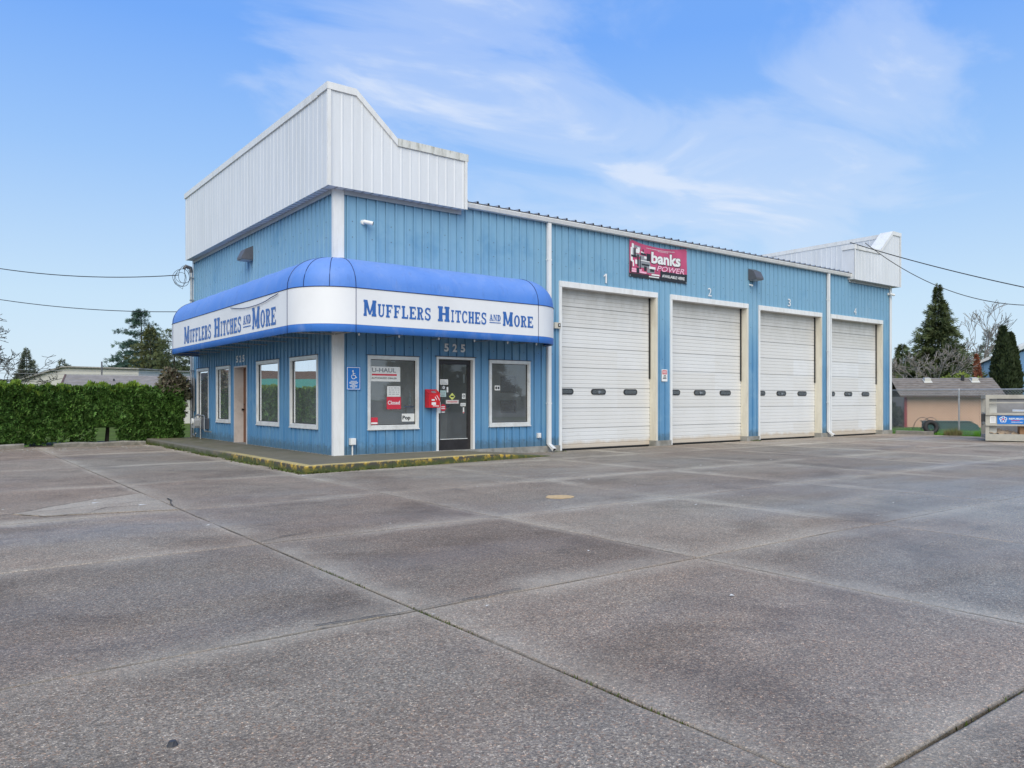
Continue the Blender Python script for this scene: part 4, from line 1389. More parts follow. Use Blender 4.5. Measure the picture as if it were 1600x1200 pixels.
# banner
bn = thing("vinyl_banner", "pink and black vinyl banner reading banks POWER under the gutter", "banner", front(8.62, 4.68, RIB))
mb = MB()
BU0, BU1, BV0, BV1 = 8.62, 11.0, 4.69, 5.71
def bz(u, v):
    t_ = (u - BU0) / (BU1 - BU0)
    e = max(0.0, (v - BV0) / (BV1 - BV0))
    return v - e * e * 0.11 * 4 * t_ * (1 - t_)
def bnn(u, v):
    return RIB + 0.012 + 0.010 * sin(u * 7.0 + v * 5.0) * sin(v * 3.1 + u)
bfn_ = lambda u, v, q: front(u, bz(u, v), bnn(u, v) + q)
nu, nv = 26, 12
mb.grid([[bfn_(BU0 + (BU1 - BU0) * i / nu, BV0 + (BV1 - BV0) * j / nv, 0) for j in range(nv + 1)] for i in range(nu + 1)])
mb.build("banner_sheet", 'pink', bn, solid=False, smooth=True)
def strip(mb, u0, u1, v0, v1, q, k=14):
    mb.grid([[bfn_(u0 + (u1 - u0) * i / k, v0 + (v1 - v0) * j / 3, q) for j in range(4)] for i in range(k + 1)])
def fa(mb):
    strip(mb, BU0, BU1, BV0, BV0 + 0.10, 0.003)
    strip(mb, 9.86, BU1, BV0 + 0.10, BV0 + 0.27, 0.003)
parts(bn, "black_strip", 'ink', fa)
def fa(mb):
    text(mb, bfn_, "banks", 9.475, 10.73, 5.135, 5.545, 0.004, 0.05, 0.0)
    text(mb, bfn_, "POWER", 9.69, 10.90, 4.93, 5.125, 0.004, 0.05, 0.25)
parts(bn, "letter_shadow", 'ink', fa)
parts(bn, "lettering", 'signwhite', lambda mb: text(mb, bfn_, "banks", 9.49, 10.71, 5.16, 5.53, 0.007, 0.035, 0.0))
parts(bn, "lettering", 'signwhite', lambda mb: text(mb, bfn_, "AVAILABLE HERE", 9.93, 10.90, 4.785, 4.87, 0.006, 0.02))
parts(bn, "pink_lettering", 'lightpink', lambda mb: text(mb, bfn_, "POWER", 9.71, 10.88, 4.95, 5.115, 0.008, 0.02, 0.25))
def fa(mb):       # plain engine-block and pipe shapes in grey
    for a in ((8.72, 9.02, 5.28, 5.36), (9.02, 9.3, 5.20, 5.34), (9.05, 9.45, 4.98, 5.17), (8.98, 9.05, 4.95, 5.2), (8.70, 8.80, 5.36, 5.55), (8.80, 9.06, 5.52, 5.60), (9.32, 9.62, 4.86, 4.97)):
        strip(mb, *a, 0.004, 3)
parts(bn, "engine_print", 'greyink', fa)
def fa(mb):
    for a in ((8.68, 8.90, 5.24, 5.30), (8.80, 8.86, 5.30, 5.50), (9.06, 9.28, 5.36, 5.42), (9.10, 9.40, 5.05, 5.10), (9.02, 9.06, 4.92, 5.30), (8.92, 8.98, 5.0, 5.34), (9.44, 9.60, 4.90, 4.98), (9.14, 9.18, 5.44, 5.54), (8.66, 9.40, 4.80, 4.815), (8.64, 8.70, 4.82, 5.12), (9.30, 9.46, 5.20, 5.44), (8.88, 9.0, 4.82, 4.96), (9.20, 9.30, 4.90, 5.03)):
        strip(mb, *a, 0.0065, 3)
parts(bn, "outline_print", 'ink', fa)
def fa(mb):
    for a in ((8.66, 8.74, 5.1, 5.5), (8.74, 8.79, 4.98, 5.15), (8.84, 9.0, 5.38, 5.50), (9.06, 9.2, 5.38, 5.46), (9.05, 9.42, 5.175, 5.2), (9.4, 9.66, 4.98, 5.05), (9.5, 9.82, 4.80, 4.84), (9.4, 9.8, 4.74, 4.77), (8.70, 8.78, 5.50, 5.62), (8.92, 9.02, 5.42, 5.56), (9.20, 9.36, 5.26, 5.33), (8.84, 8.92, 5.06, 5.18)):
        strip(mb, *a, 0.005, 3)
parts(bn, "highlight_print", 'signwhite', fa)
def fa(mb):
    for a in ((8.66, 9.3, 4.82, 4.87), (8.70, 9.1, 4.88, 4.93)):
        strip(mb, *a, 0.0055, 5)
parts(bn, "caption_print", 'lightpink', fa)
def fa(mb):
    for a in ((9.3, 10.45, 5.61, 5.625), (9.75, 10.2, 5.57, 5.583)):
        u = a[0]
        while u < a[1]:
            strip(mb, u, u + 0.05, a[2], a[3], 0.004, 2)
            u += 0.065
parts(bn, "fine_print", 'signwhite', fa)
def fa(mb):
    for cu_, cv_ in ((BU0 + 0.03, BV1 - 0.03), (BU1 - 0.03, BV1 - 0.03), (BU0 + 0.03, BV0 + 0.03), (BU1 - 0.03, BV0 + 0.03)):
        disc(mb, bfn_, cu_, cv_, 0.02, 0.02, 0.006, 10)
parts(bn, "grommets", 'steel', fa)['kind'] = 'stuff'

# pillar warning sign
t = panel_sign("warning_sign", "small white warning sign with red heading on the pillar between bays one and two", "sign", front, 9.93, 10.17, 1.83, 2.17, RIB, 0.005, 'signwhite')
parts(t, "heading", 'redink', lambda mb: rect(mb, front, 9.955, 10.145, 2.03, 2.145, RIB + 0.0065))
parts(t, "heading_print", 'signwhite', lambda mb: [rect(mb, front, 9.975, 10.125, 2.06 + 0.035 * k, 2.078 + 0.035 * k, RIB + 0.008) for k in range(2)])
parts(t, "fine_print", 'ink', lambda mb: [rect(mb, front, 9.975 + 0.02 * k, 10.13 - 0.01 * k, 1.90 + 0.04 * k, 1.922 + 0.04 * k, RIB + 0.0065) for k in range(3)])

# red key-drop box
kd = thing("key_drop_box", "red metal drop box with sloping top beside the glazed entrance", "drop box", front(2.3, 1.13, RIB))
mb = MB()
mb.prism([(0.0, 1.13), (0.17, 1.13), (0.17, 1.44), (0.0, 1.53)], lambda n_, v, u: front(u, v, RIB + n_), 2.15, 2.44)
mb.build("box", 'red', kd)
mb = MB()
mb.prism([(0.166, 1.442), (0.176, 1.442), (0.006, 1.540), (0.0, 1.530)], lambda n_, v, u: front(u, v, RIB + n_), 2.145, 2.445)
mb.build("lid", 'red', kd)
def fa(mb):
    nn = RIB + 0.172
    stroke(mb, front, (2.31, 1.37), (2.35, 1.30), 0.018, nn)
    stroke(mb, front, (2.35, 1.40), (2.43, 1.29), 0.014, nn + 0.0004)
    stroke(mb, front, (2.22, 1.30), (2.30, 1.30), 0.035, nn)
    stroke(mb, front, (2.22, 1.22), (2.33, 1.22), 0.06, nn)
    stroke(mb, front, (2.25, 1.17), (2.41, 1.165), 0.018, nn + 0.0004)
parts(kd, "white_decal", 'signwhite', fa)
parts(kd, "lid_label", 'greyink', lambda mb: mb.add([front(2.25, 1.462, RIB + 0.142), front(2.36, 1.462, RIB + 0.142), front(2.36, 1.497, RIB + 0.082), front(2.25, 1.497, RIB + 0.082)], [(0, 1, 2, 3)]))

# outlet box on conduit, and small socket box by the downspout
ob = thing("outlet_box", "white weatherproof outlet box on a thin conduit beside the corner trim", "outlet box", front(0.37, 0.15, 0))
mb = MB(); wbox(mb, front, 0.32, 0.44, 0.36, 0.50, 0.001, 0.10); mb.build("box", 'trim', ob)
mb = MB(); wbox(mb, front, 0.33, 0.43, 0.37, 0.49, 0.101, 0.112); mb.build("cover", 'signwhite', ob)
mb = MB(); mb.tube([front(0.38, 0.36, 0.05), front(0.38, 0.142, 0.05)], 0.016, 8); mb.build("conduit", 'trim', ob)
ob = thing("socket_box", "small white socket box low on the wall beside the downspout", "outlet box", front(5.43, 0.36, 0))
mb = MB(); wbox(mb, front, 5.38, 5.48, 0.36, 0.48, 0.001, 0.06); mb.build("box", 'trim', ob)
mb = MB(); wbox(mb, front, 5.40, 5.46, 0.38, 0.46, 0.061, 0.07); mb.build("cover", 'signwhite', ob)
# sensor box at the awning end
ob = thing("sensor_box", "small cream sensor box with dark eye beside the awning's right end", "sensor", front(5.99, 3.12, 0))
mb = MB(); wbox(mb, front, 5.90, 6.09, 3.11, 3.26, 0.001, 0.10); mb.build("box", 'cream', ob)
mb = MB(); wbox(mb, front, 6.0, 6.075, 3.15, 3.235, 0.1005, 0.112); mb.build("bezel", 'black', ob)
mb = MB(); wbox(mb, front, 6.02, 6.055, 3.175, 3.21, 0.1125, 0.117); mb.build("eye", 'signwhite', ob)

# security cameras
def sec_cam(x, z, dirx, label):
    t = thing("security_camera", label, "camera", front(x, z, 0), 0, "security cameras on the front wall")
    mb = MB(); mb.tube([front(x, z, 0.0), front(x, z, 0.035)], [0.055, 0.05], 12); mb.build("mount", 'signwhite', t)
    mb = MB(); mb.tube([front(x, z, 0.03), front(x + 0.03 * dirx, z - 0.01, 0.09)], 0.018, 8); mb.build("arm", 'signwhite', t)
    mb = MB(); mb.tube([front(x - 0.02 * dirx, z, 0.085), front(x + 0.15 * dirx, z - 0.035, 0.17)], [0.042, 0.046], 12); mb.build("housing", 'signwhite', t)
    mb = MB(); mb.tube([front(x + 0.150 * dirx, z - 0.035, 0.17), front(x + 0.162 * dirx, z - 0.0375, 0.176)], [0.040, 0.034], 12); mb.build("lens", 'black', t)
sec_cam(0.64, 5.06, 1, "white bullet camera high on the wall near the office corner")
sec_cam(22.80, 5.37, 1, "white bullet camera by the far end trim past bay four")

# wall-pack lamps
def wall_pack(name, fn, u, z, label):
    t = thing(name, label, "wall lamp", fn(u, z, 0), 0, "dark wall-pack lamps")
    mb = MB()
    mb.prism([(0.0, z - 0.16), (0.30, z - 0.16), (0.30, z - 0.10), (0.20, z + 0.10), (0.0, z + 0.20)], lambda n_, v, q: fn(q, v, 0.02 + n_), u - 0.19, u + 0.19)
    mb.build("housing", 'darkgrey', t)
    mb = MB()
    wbox(mb, fn, u - 0.16, u + 0.16, z - 0.18, z - 0.161, 0.05, 0.29)
    mb.build("lens", 'grey', t)
wall_pack("wall_lamp", front, 14.16, 5.25, "dark grey wall lamp above the pillar between bays two and three")
wall_pack("wall_lamp", side, 5.05, 5.06, "dark grey wall lamp high on the side wall under the false front")
t = thing("small_bulb", "tiny white bulb holder just below the wall lamp", "bulb", front(14.05, 4.93, 0))
mb = MB(); mb.tube([front(14.05, 4.95, 0.0), front(14.05, 4.93, 0.06)], [0.03, 0.02], 8); mb.build("socket", 'signwhite', t)
mb = MB(); mb.tube([front(14.05, 4.93, 0.06), front(14.05, 4.91, 0.12)], [0.02, 0.03], 8); mb.build("globe", 'signwhite', t)

# gas meter
gm = thing("gas_meter", "grey gas meter with looping pipes at the back end of the side wall", "gas meter", side(9.2, 0.14, 0.2))
mb = MB()
mb.tube([side(9.12, 0.14, 0.16), side(9.12, 0.78, 0.16), side(9.12, 0.84, 0.19), side(9.20, 0.87, 0.22)], 0.022, 8)
mb.tube([side(9.55, 0.72, 0.2), side(9.55, 0.80, 0.2), side(9.45, 0.84, 0.2), side(8.72, 0.84, 0.18), side(8.66, 0.80, 0.18), side(8.66, 0.42, 0.18), side(8.60, 0.38, 0.18), side(8.05, 0.38, 0.16)], 0.020, 8)
mb.tube([side(9.9, 0.16, 0.18), side(9.8, 0.26, 0.2), side(9.5, 0.20, 0.22), side(9.3, 0.3, 0.25)], 0.018, 8)
mb.build("pipe", 'steel', gm)
mb = MB()
mb.prism([(9.26, 0.46), (9.58, 0.46), (9.62, 0.52), (9.62, 0.68), (9.56, 0.74), (9.28, 0.74), (9.22, 0.68), (9.22, 0.52)], lambda u, v, n_: side(u, v, n_), 0.10, 0.30)
mb.build("meter_body", 'grey', gm)
mb = MB()
mb.tube([side(9.42, 0.66, 0.30), side(9.42, 0.66, 0.34)], [0.09, 0.085], 14)
mb.build("dial", 'signwhite', gm)
mb = MB()
mb.tube([side(9.78, 0.62, 0.14), side(9.78, 0.62, 0.24)], [0.11, 0.04], 12)
mb.tube([side(9.78, 0.62, 0.08), side(9.78, 0.62, 0.14)], [0.04, 0.11], 12)
mb.build("regulator", 'grey', gm)
mb = MB()
wbox(mb, side, 8.70, 9.02, 0.44, 0.76, 0.03, 0.16)
mb.build("cabinet", 'darkgrey', gm)

# service mast with cable coil
sm = thing("service_mast", "grey conduit mast climbing the back corner of the side wall", "conduit", side(10.38, 0.14, 0.1))
mb = MB()
mb.tube([side(10.36, 0.14, 0.10), side(10.36, 5.30, 0.10)], 0.035, 8)
mb.build("conduit", 'steel', sm)
mb = MB()
mb.tube([side(10.36, 5.28, 0.10), side(10.36, 5.42, 0.12), side(10.36, 5.46, 0.26), side(10.36, 5.38, 0.32)], [0.05, 0.06, 0.06, 0.045], 8)
mb.build("weatherhead", 'darkgrey', sm)
mb = MB()
for z in (1.0, 2.2, 4.4, 5.1):
    wbox(mb, side, 10.30, 10.42, z, z + 0.03, 0.03, 0.14)
mb.build("clamp", 'steel', sm)
mb = MB()
wbox(mb, side, 10.18, 10.44, 0.95, 2.0, 0.045, 0.065)
mb.build("cover_plate", 'grey', sm)
co = MB()
for k in range(4):
    c = Vector((-0.30 - 0.03 * k, 10.36 + 0.04 * k, 5.20 - 0.05 * k))
    r1, r2 = 0.17 + 0.04 * (k % 3), 0.27 - 0.05 * (k % 2)
    co.tube([c + Vector((cos(a) * r1, 0.1 * sin(2 * a + k), sin(a) * r2)) for a in [2 * pi * i / 18 for i in range(19)]], 0.007, 5)
co.tube([(-0.3, 10.36, 5.38), (-0.28, 10.36, 5.1), (-0.35, 10.4, 4.75), (-0.55, 10.45, 4.9), (-0.6, 10.5, 5.05)], 0.010, 5)
tag(co.build("cable_coil", 'cable'), "loose coil of black cable hanging at the mast on the back corner", "cable")

def wire(name, a, b, sag, r, label, group, mat='cable'):
    a, b = Vector(a), Vector(b)
    mb = MB()
    mb.tube([a.lerp(b, t) - Vector((0, 0, sag * 4 * t * (1 - t))) for t in [i / 24 for i in range(25)]], r, 5)
    return tag(mb.build(name, mat), label, "cable", group)
wire("utility_cable", (-0.46, 10.45, 5.18), (-8.6, 19.3, 6.95), 0.55, 0.014, "upper black service cable rising left from the cable coil", "service cables left of the building")
wire("utility_cable", (-0.25, 10.36, 4.05), (-8.6, 19.3, 5.78), 0.42, 0.012, "lower black service cable passing behind the awning end", "service cables left of the building")
wire("utility_cable", (20.03, -0.02, 7.02), (20.0, -8.0, 3.95), 0.15, 0.016, "thick cable falling right from the right false front's top", "service cables right of the building")
wire("utility_cable", (20.6, -0.28, 7.03), (22.0, -6.0, 4.35), 0.75, 0.013, "thinner sagging cable leaving the right false front for the right", "service cables right of the building")

# =================================================================== WINDOW POSTERS AND STICKERS
GN = -0.012
t = panel_sign("dealer_poster", "white U-HAUL AUTHORIZED DEALER sheet inside the large front window", "poster", front, 0.815, 1.545, 1.70, 2.02, GN, 0.003, 'paper')
parts(t, "lettering", 'greyink', lambda mb: (text(mb, front, "U-HAUL", 0.86, 1.44, 1.895, 1.99, GN + 0.005, 0.03), ))
parts(t, "small_lettering", 'ink', lambda mb: text(mb, front, "AUTHORIZED DEALER", 0.85, 1.46, 1.752, 1.79, GN + 0.005, 0.015))
parts(t, "red_stripe", 'redink', lambda mb: rect(mb, front, 0.86, 1.46, 1.825, 1.862, GN + 0.005))
t = panel_sign("closed_sign", "red Closed sign taped in the middle of the large front window", "sign", front, 1.215, 1.565, 1.10, 1.368, GN, 0.003, 'redink')
parts(t, "lettering", 'signwhite', lambda mb: text(mb, front, "Closed", 1.24, 1.535, 1.20, 1.285, GN + 0.005, 0.02))
t = panel_sign("hours_sheet", "white opening hours sheet directly above the red Closed sign", "poster", front, 1.225, 1.55, 1.372, 1.60, GN, 0.003, 'paper')
def fa(mb):
    for k in range(4):
        u = 1.26
        while u < 1.51:
            l_ = 0.03 + 0.05 * rnd.random()
            rect(mb, front, u, min(u + l_, 1.52), 1.555 - k * 0.045, 1.568 - k * 0.045, GN + 0.005)
            u += l_ + 0.02
parts(t, "fine_print", 'greyink', fa)
t = panel_sign("pop_card", "white card reading Pop in the bottom right of the large front window", "poster", front, 1.585, 1.92, 0.825, 1.0, GN, 0.003, 'paper')
parts(t, "lettering", 'ink', lambda mb: text(mb, front, "Pop", 1.60, 1.80, 0.845, 0.955, GN + 0.005, 0.035))
t = panel_sign("alarm_sticker", "small dark red sticker in the bottom left of the large front window", "sticker", front, 0.83, 1.0, 0.775, 0.925, GN, 0.003, 'redink')
parts(t, "white_print", 'signwhite', lambda mb: rect(mb, front, 0.84, 0.99, 0.785, 0.82, GN + 0.005))
t = panel_sign("card_sticker", "small white card sticker at the left edge of the right front window", "sticker", front, 4.10, 4.26, 1.53, 1.645, GN, 0.002, 'paper')
parts(t, "print", 'ink', lambda mb: (rect(mb, front, 4.12, 4.17, 1.56, 1.62, GN + 0.004), rect(mb, front, 4.19, 4.24, 1.56, 1.62, GN + 0.004)))
DN = -0.083
def sticker(name, label, u0, u1, v0, v1, mat, cat="sticker", pr_=None, prm='greyink'):
    t = panel_sign(name, label, cat, front, u0, u1, v0, v1, DN, 0.002, mat, "stickers on the glazed entrance door")
    if pr_:
        parts(t, "print", prm, pr_)
    return t
e = DN + 0.0035
sticker("notice_sheet", "white notice, topmost of those on the entrance door's left side", 2.60, 2.83, 1.65, 1.775, 'paper', "notice", lambda mb: [rect(mb, front, 2.63, 2.80 - 0.03 * k, 1.67 + 0.03 * k, 1.68 + 0.03 * k, e) for k in range(3)])
t = thing("round_sticker", "small round grey sticker under the white notice on the entrance door", "sticker", front(2.71, 1.54, DN), 0, "stickers on the glazed entrance door")
mb = MB(); disc(mb, front, 2.71, 1.585, 0.042, 0.042, DN + 0.001, 16); mb.build("sheet", 'greyink', t, solid=False)
mb = MB(); disc(mb, front, 2.71, 1.585, 0.028, 0.028, DN + 0.003, 16, 0.6); mb.build("print", 'signwhite', t, solid=False)
sticker("teal_notice", "pale teal square notice on the entrance door's left side", 2.615, 2.775, 1.37, 1.52, 'teal', "notice", lambda mb: [rect(mb, front, 2.64, 2.75, 1.40 + 0.035 * k, 1.41 + 0.035 * k, e) for k in range(3)])
sticker("slip_sticker", "narrow upright white slip beside the round sticker on the entrance door", 2.79, 2.835, 1.475, 1.60, 'paper')
t = thing("diamond_sticker", "yellow green diamond sticker in the middle of the entrance door", "sticker", front(2.94, 1.30, DN), 0, "stickers on the glazed entrance door")
mb = MB(); mb.add([front(2.94, 1.295, e), front(3.025, 1.38, e), front(2.94, 1.465, e), front(2.855, 1.38, e)], [(0, 1, 2, 3)]); mb.build("sheet", 'yellowgreen', t, solid=False)
mb = MB(); mb.add([front(2.895, 1.365, e + .001), front(2.985, 1.365, e + .001), front(2.985, 1.40, e + .001), front(2.895, 1.40, e + .001)], [(0, 1, 2, 3)]); mb.build("print", 'ink', t, solid=False)
sticker("strip_notice", "wide pinkish strip notice below the yellow green diamond", 2.77, 3.12, 1.215, 1.30, 'pinkwhite', "notice", lambda mb: rect(mb, front, 2.81, 3.08, 1.25, 1.265, e), 'redink')
sticker("code_notice", "upper white square sticker on the entrance door's right side", 3.215, 3.31, 1.325, 1.45, 'paper', "sticker", lambda mb: disc(mb, front, 3.262, 1.39, 0.032, 0.036, e, 14, 0.5), 'ink')
sticker("card_notice", "wide white card sticker under the square one on the entrance door", 3.17, 3.315, 1.155, 1.23, 'paper', "sticker", lambda mb: [rect(mb, front, 3.185, 3.30, 1.175 + 0.022 * k, 1.185 + 0.022 * k, e) for k in range(2)])
sticker("tag_sticker", "lowest red edged slip on the entrance door's right side", 3.235, 3.275, 0.99, 1.13, 'paper', "sticker", lambda mb: rect(mb, front, 3.24, 3.27, 0.995, 1.02, e), 'redink')
t = thing("no_entry_sticker", "round red and white prohibition sticker beside the door handle", "sticker", front(2.70, 1.03, DN), 0, "stickers on the glazed entrance door")
mb = MB(); disc(mb, front, 2.695, 1.125, 0.078, 0.078, e, 18); mb.build("sheet", 'redink', t, solid=False)
mb = MB(); rect(mb, front, 2.645, 2.745, 1.135, 1.155, e + .001); rect(mb, front, 2.645, 2.745, 1.095, 1.115, e + .001); rect(mb, front, 2.65, 2.74, 1.01, 1.035, e); mb.build("print", 'signwhite', t, solid=False)
t = thing("hanging_tag", "pale tag hanging high inside the entrance door's right edge", "tag", front(3.27, 1.72, DN), 0)
mb = MB(); wbox(mb, front, 3.255, 3.295, 1.70, 1.90, DN - 0.02, DN - 0.01); mb.build("sheet", 'paper', t)
t = thing("glass_bottle", "pale blue bottle standing inside the large front window's right edge", "bottle", front(1.84, 1.22, -0.1))
mb = MB(); mb.tube([front(1.84, 1.20, -0.1), front(1.84, 1.36, -0.1), front(1.84, 1.40, -0.1), front(1.84, 1.46, -0.1)], [0.028, 0.028, 0.012, 0.012], 10); mb.build("body", 'teal', t)
mb = MB(); wbox(mb, front, 1.78, 1.9, 1.185, 1.199, -0.16, -0.05); mb.build("ledge", 'signwhite', t)

# things standing inside the rooms
t = thing("service_counter", "pale panelled service counter just inside the glazed entrance", "counter", (2.9, 1.0, 0.15))
mb = MB(); mb.box(2.55, 3.35, 0.95, 1.5, 0.16, 1.12); mb.build("cabinet", 'wall_in', t)
mb = MB(); mb.box(2.50, 3.40, 0.90, 1.55, 1.121, 1.16); mb.build("top", 'signblue', t)
for k, (y0, y1, z0, z1) in enumerate(((1.25, 1.90, 1.50, 1.93), (1.25, 1.90, 0.96, 1.29))):
    t = thing("framed_picture", ("upper" if k == 0 else "lower") + " dark framed picture on the wall seen through the right front window", "picture", (5.69, 1.55, z0), 0, "dark pictures on the office wall")
    mb = MB(); mb.box(5.665, 5.699, y0, y1, z0, z1); mb.build("frame", 'black', t)
    mb = MB(); mb.add([(5.663, y0 + 0.04, z0 + 0.04), (5.663, y1 - 0.04, z0 + 0.04), (5.663, y1 - 0.04, z1 - 0.04), (5.663, y0 + 0.04, z1 - 0.04)], [(0, 1, 2, 3)]); mb.build("print", 'darkgrey', t, solid=False)
t = thing("desk", "dark office desk behind the side windows", "desk", (1.2, 3.2, 0.15))
mb = MB(); mb.box(0.6, 1.5, 1.6, 4.2, 0.86, 0.90); mb.build("desk_top", 'wood', t)
for yy in (1.65, 4.1):
    mb = MB(); mb.box(0.65, 1.45, yy, yy + 0.05, 0.146, 0.859); mb.build("leg", 'wood', t)
t = thing("computer_monitor", "black monitor standing on the office desk", "monitor", (1.0, 2.6, 0.90))
mb = MB(); mb.box(1.0, 1.04, 2.2, 2.8, 1.02, 1.40); mb.build("screen", 'black', t)
mb = MB(); mb.box(0.98, 1.06, 2.45, 2.55, 0.915, 1.02); mb.box(0.9, 1.14, 2.35, 2.65, 0.901, 0.914); mb.build("stand", 'black', t)
t = thing("white_jug", "white plastic jug standing inside the side window nearest the corner", "jug", (0.12, 0.98, 0.74))
mb = MB(); mb.tube([(0.13, 0.98, 0.76), (0.13, 0.98, 1.0), (0.13, 0.98, 1.06), (0.13, 0.98, 1.10)], [0.09, 0.09, 0.05, 0.04], 10); mb.build("body", 'signwhite', t)
mb = MB(); mb.tube([(0.13, 0.98, 1.10), (0.13, 0.98, 1.13)], 0.043, 10); mb.build("cap", 'signblue', t)

# =================================================================== WHEEL STOPS, LITTER, PAINT SPOT
for k, (xa, xb, lab) in enumerate(((-7.6, -4.62, "weathered timber wheel stop at the hedge foot, at the left edge"), (-3.92, -1.62, "weathered timber wheel stop at the hedge foot, nearer the office"))):
    mb = MB()
    rows = []
    for i in range(13):
        x = xa + (xb - xa) * i / 12
        h = 0.115 + 0.010 * sin(x * 5) + rnd.random() * 0.008
        rows.append([(x, 9.38, 0.0), (x, 9.37, h - 0.03), (x, 9.40, h), (x, 9.56, h), (x, 9.59, h - 0.03), (x, 9.59, 0.0)])
    mb.grid(rows)
    mb.add(rows[0], [tuple(range(6))]); mb.add(rows[-1], [tuple(range(6))])
    tag(mb.build("wheel_stop", 'log'), lab, "wheel stop", "timber wheel stops by the hedge")
mb = MB()
pts = [(0.20 * cos(a) * (0.9 + 0.2 * rnd.random()), 0.18 * sin(a) * (0.85 + 0.3 * rnd.random())) for a in [2 * pi * i / 18 for i in range(18)]]
mb.prism(pts, lambda u, v, z: (0.02 + u, -7.10 + v, z), 0.002, 0.006)
tag(mb.build("paint_spot", 'yellowspot'), "round faded orange paint spot on the paving before the office", "paint mark")
lt_ = []
def litter(x, y, s):
    a = rnd.random() * 6.28
    p = [(x + s * cos(a + q), y + s * sin(a + q) * 0.6, 0.006 + 0.012 * rnd.random()) for q in (0, 2.1, 4.2)]
    lt_.append(p)
for k in range(120):
    litter(-6.5 + 5 * rnd.random(), 8.9 - 1.6 * abs(rnd.gauss(0, 0.5)), 0.02 + 0.03 * rnd.random())
for k in range(90):
    x = -7 + 26 * rnd.random()
    litter(x, -12 + 10 * rnd.random(), 0.012 + 0.02 * rnd.random())
for x, y, s in ((-1.62, -2.35, 0.07), (-5.05, -4.05, 0.06), (-4.62, -4.6, 0.06), (-1.55, 1.2, 0.06), (-6.0, -1.9, 0.05), (-1.7, 5.4, 0.06), (3.9, -1.75, 0.05)):
    litter(x, y, s)
soup("leaf_litter", lt_, 'leaflitter', kind='stuff')
def pebble(x, y, r, label):
    mb = MB()
    k = 7
    mb.add([(x + r * cos(6.28 * i / k), y + r * 0.8 * sin(6.28 * i / k), 0.001) for i in range(k)] + [(x + r * 0.6 * cos(6.28 * i / k + .3), y + r * 0.5 * sin(6.28 * i / k + .3), r * 0.9) for i in range(k)],
           [tuple(range(k)), tuple(range(k, 2 * k))] + [(i, (i + 1) % k, k + (i + 1) % k, k + i) for i in range(k)])
    tag(mb.build("pebble", 'stone'), label, "stone")
pebble(-6.02, -11.87, 0.022, "dark bluish pebble lying alone on the nearest left paving slab")

# =================================================================== HEDGE, SHRUB
def sprays(P, Nrm, size, per, spread, updir, wid=0.20, fan=0.55):
    """Flat fan-shaped sprays at points P leaning along Nrm + updir: (k, 3, 3) triangles."""
    k = len(P)
    out = []
    base = Nrm + updir + NR.randn(k, 3) * spread
    base /= np.linalg.norm(base, axis=1, keepdims=True) + 1e-9
    sidev = np.cross(base, NR.randn(k, 3))
    sidev /= np.linalg.norm(sidev, axis=1, keepdims=True) + 1e-9
    sz = size * (0.6 + 0.8 * NR.rand(k, 1))
    for j in range(per):
        a = (j - (per - 1) / 2) * fan
        d = base * cos(a) + sidev * sin(a)
        wv = (sidev * cos(a) - base * sin(a)) * wid
        out.append(np.stack([P - wv * sz * 0.5, P + d * sz * 0.55 + wv * sz, P + d * sz], 1))
        out.append(np.stack([P - wv * sz * 0.5, P + d * sz, P + d * sz * 0.55 - wv * sz], 1))
    return np.concatenate(out)

hg = thing("hedge", "long clipped green arborvitae hedge left of the office", "hedge", (-5.0, 10.9, 0))
HX0, HX1, HY0, HY1, HZ = -10.5, -0.42, 10.15, 11.75, 1.66
def bulge(x, z):
    return 0.14 * np.sin(x * 1.7) * np.sin(z * 2.6 + x) + 0.10 * np.sin(x * 4.3 + 1.0) + 0.05 * np.sin(x * 9.1 + z * 7.0)
k = 33000
x = HX0 + (HX1 - HX0) * NR.rand(k)
z = 0.06 + (HZ - 0.06) * NR.rand(k)
y = HY0 + bulge(x, z) + np.abs(NR.randn(k)) * 0.10
thin = (z < 0.42) & (NR.rand(k) < 0.55) & (np.sin(x * 1.55 + 0.5) > 0.45)
gap = (np.abs(x + 2.52) < 0.28) & (z < 0.55)
keep = ~(thin | gap)
P = np.stack([x, y, z], 1)[keep]
tr1 = sprays(P, np.tile([0.0, -0.8, 0.0], (len(P), 1)), 0.105, 3, 0.45, np.array([0, 0, 0.45]))
k = 8000                                             # right end face and the inside
x = HX1 - 0.1 - np.abs(NR.randn(k)) * 0.12 + 0.06 * np.sin(NR.rand(k) * 9)
P = np.stack([x, HY0 + (HY1 - HY0) * NR.rand(k), 0.2 + (HZ - 0.2) * NR.rand(k)], 1)
tr2 = sprays(P, np.tile([0.8, 0.0, 0.0], (k, 1)), 0.105, 3, 0.5, np.array([0, 0, 0.4]))
k = 9000
x = HX0 + (HX1 - HX0) * NR.rand(k)
P = np.stack([x, HY0 + 0.1 + (HY1 - HY0) * NR.rand(k), HZ - 0.05 + 0.05 * np.sin(x * 2.1) + 0.04 * np.sin(x * 6.3) - np.abs(NR.randn(k)) * 0.05], 1)
tr3 = sprays(P, np.tile([0.0, 0.0, 0.6], (k, 1)), 0.10, 2, 0.35, np.array([0, 0, 0.5]))
soup("foliage", np.concatenate([tr1, tr2, tr3[: len(tr3) // 3]]), 'hedge', hg)
k = 8200
x = HX0 + (HX1 - HX0) * NR.rand(k)
P = np.stack([x, HY0 + 0.02 + 0.6 * NR.rand(k) ** 1.6 + bulge(x, HZ), HZ - 0.12 + 0.05 * np.sin(x * 2.1) + 0.05 * np.sin(x * 6.3) + 0.05 * np.sin(x * 17.0) + 0.13 * NR.rand(k) ** 2], 1)
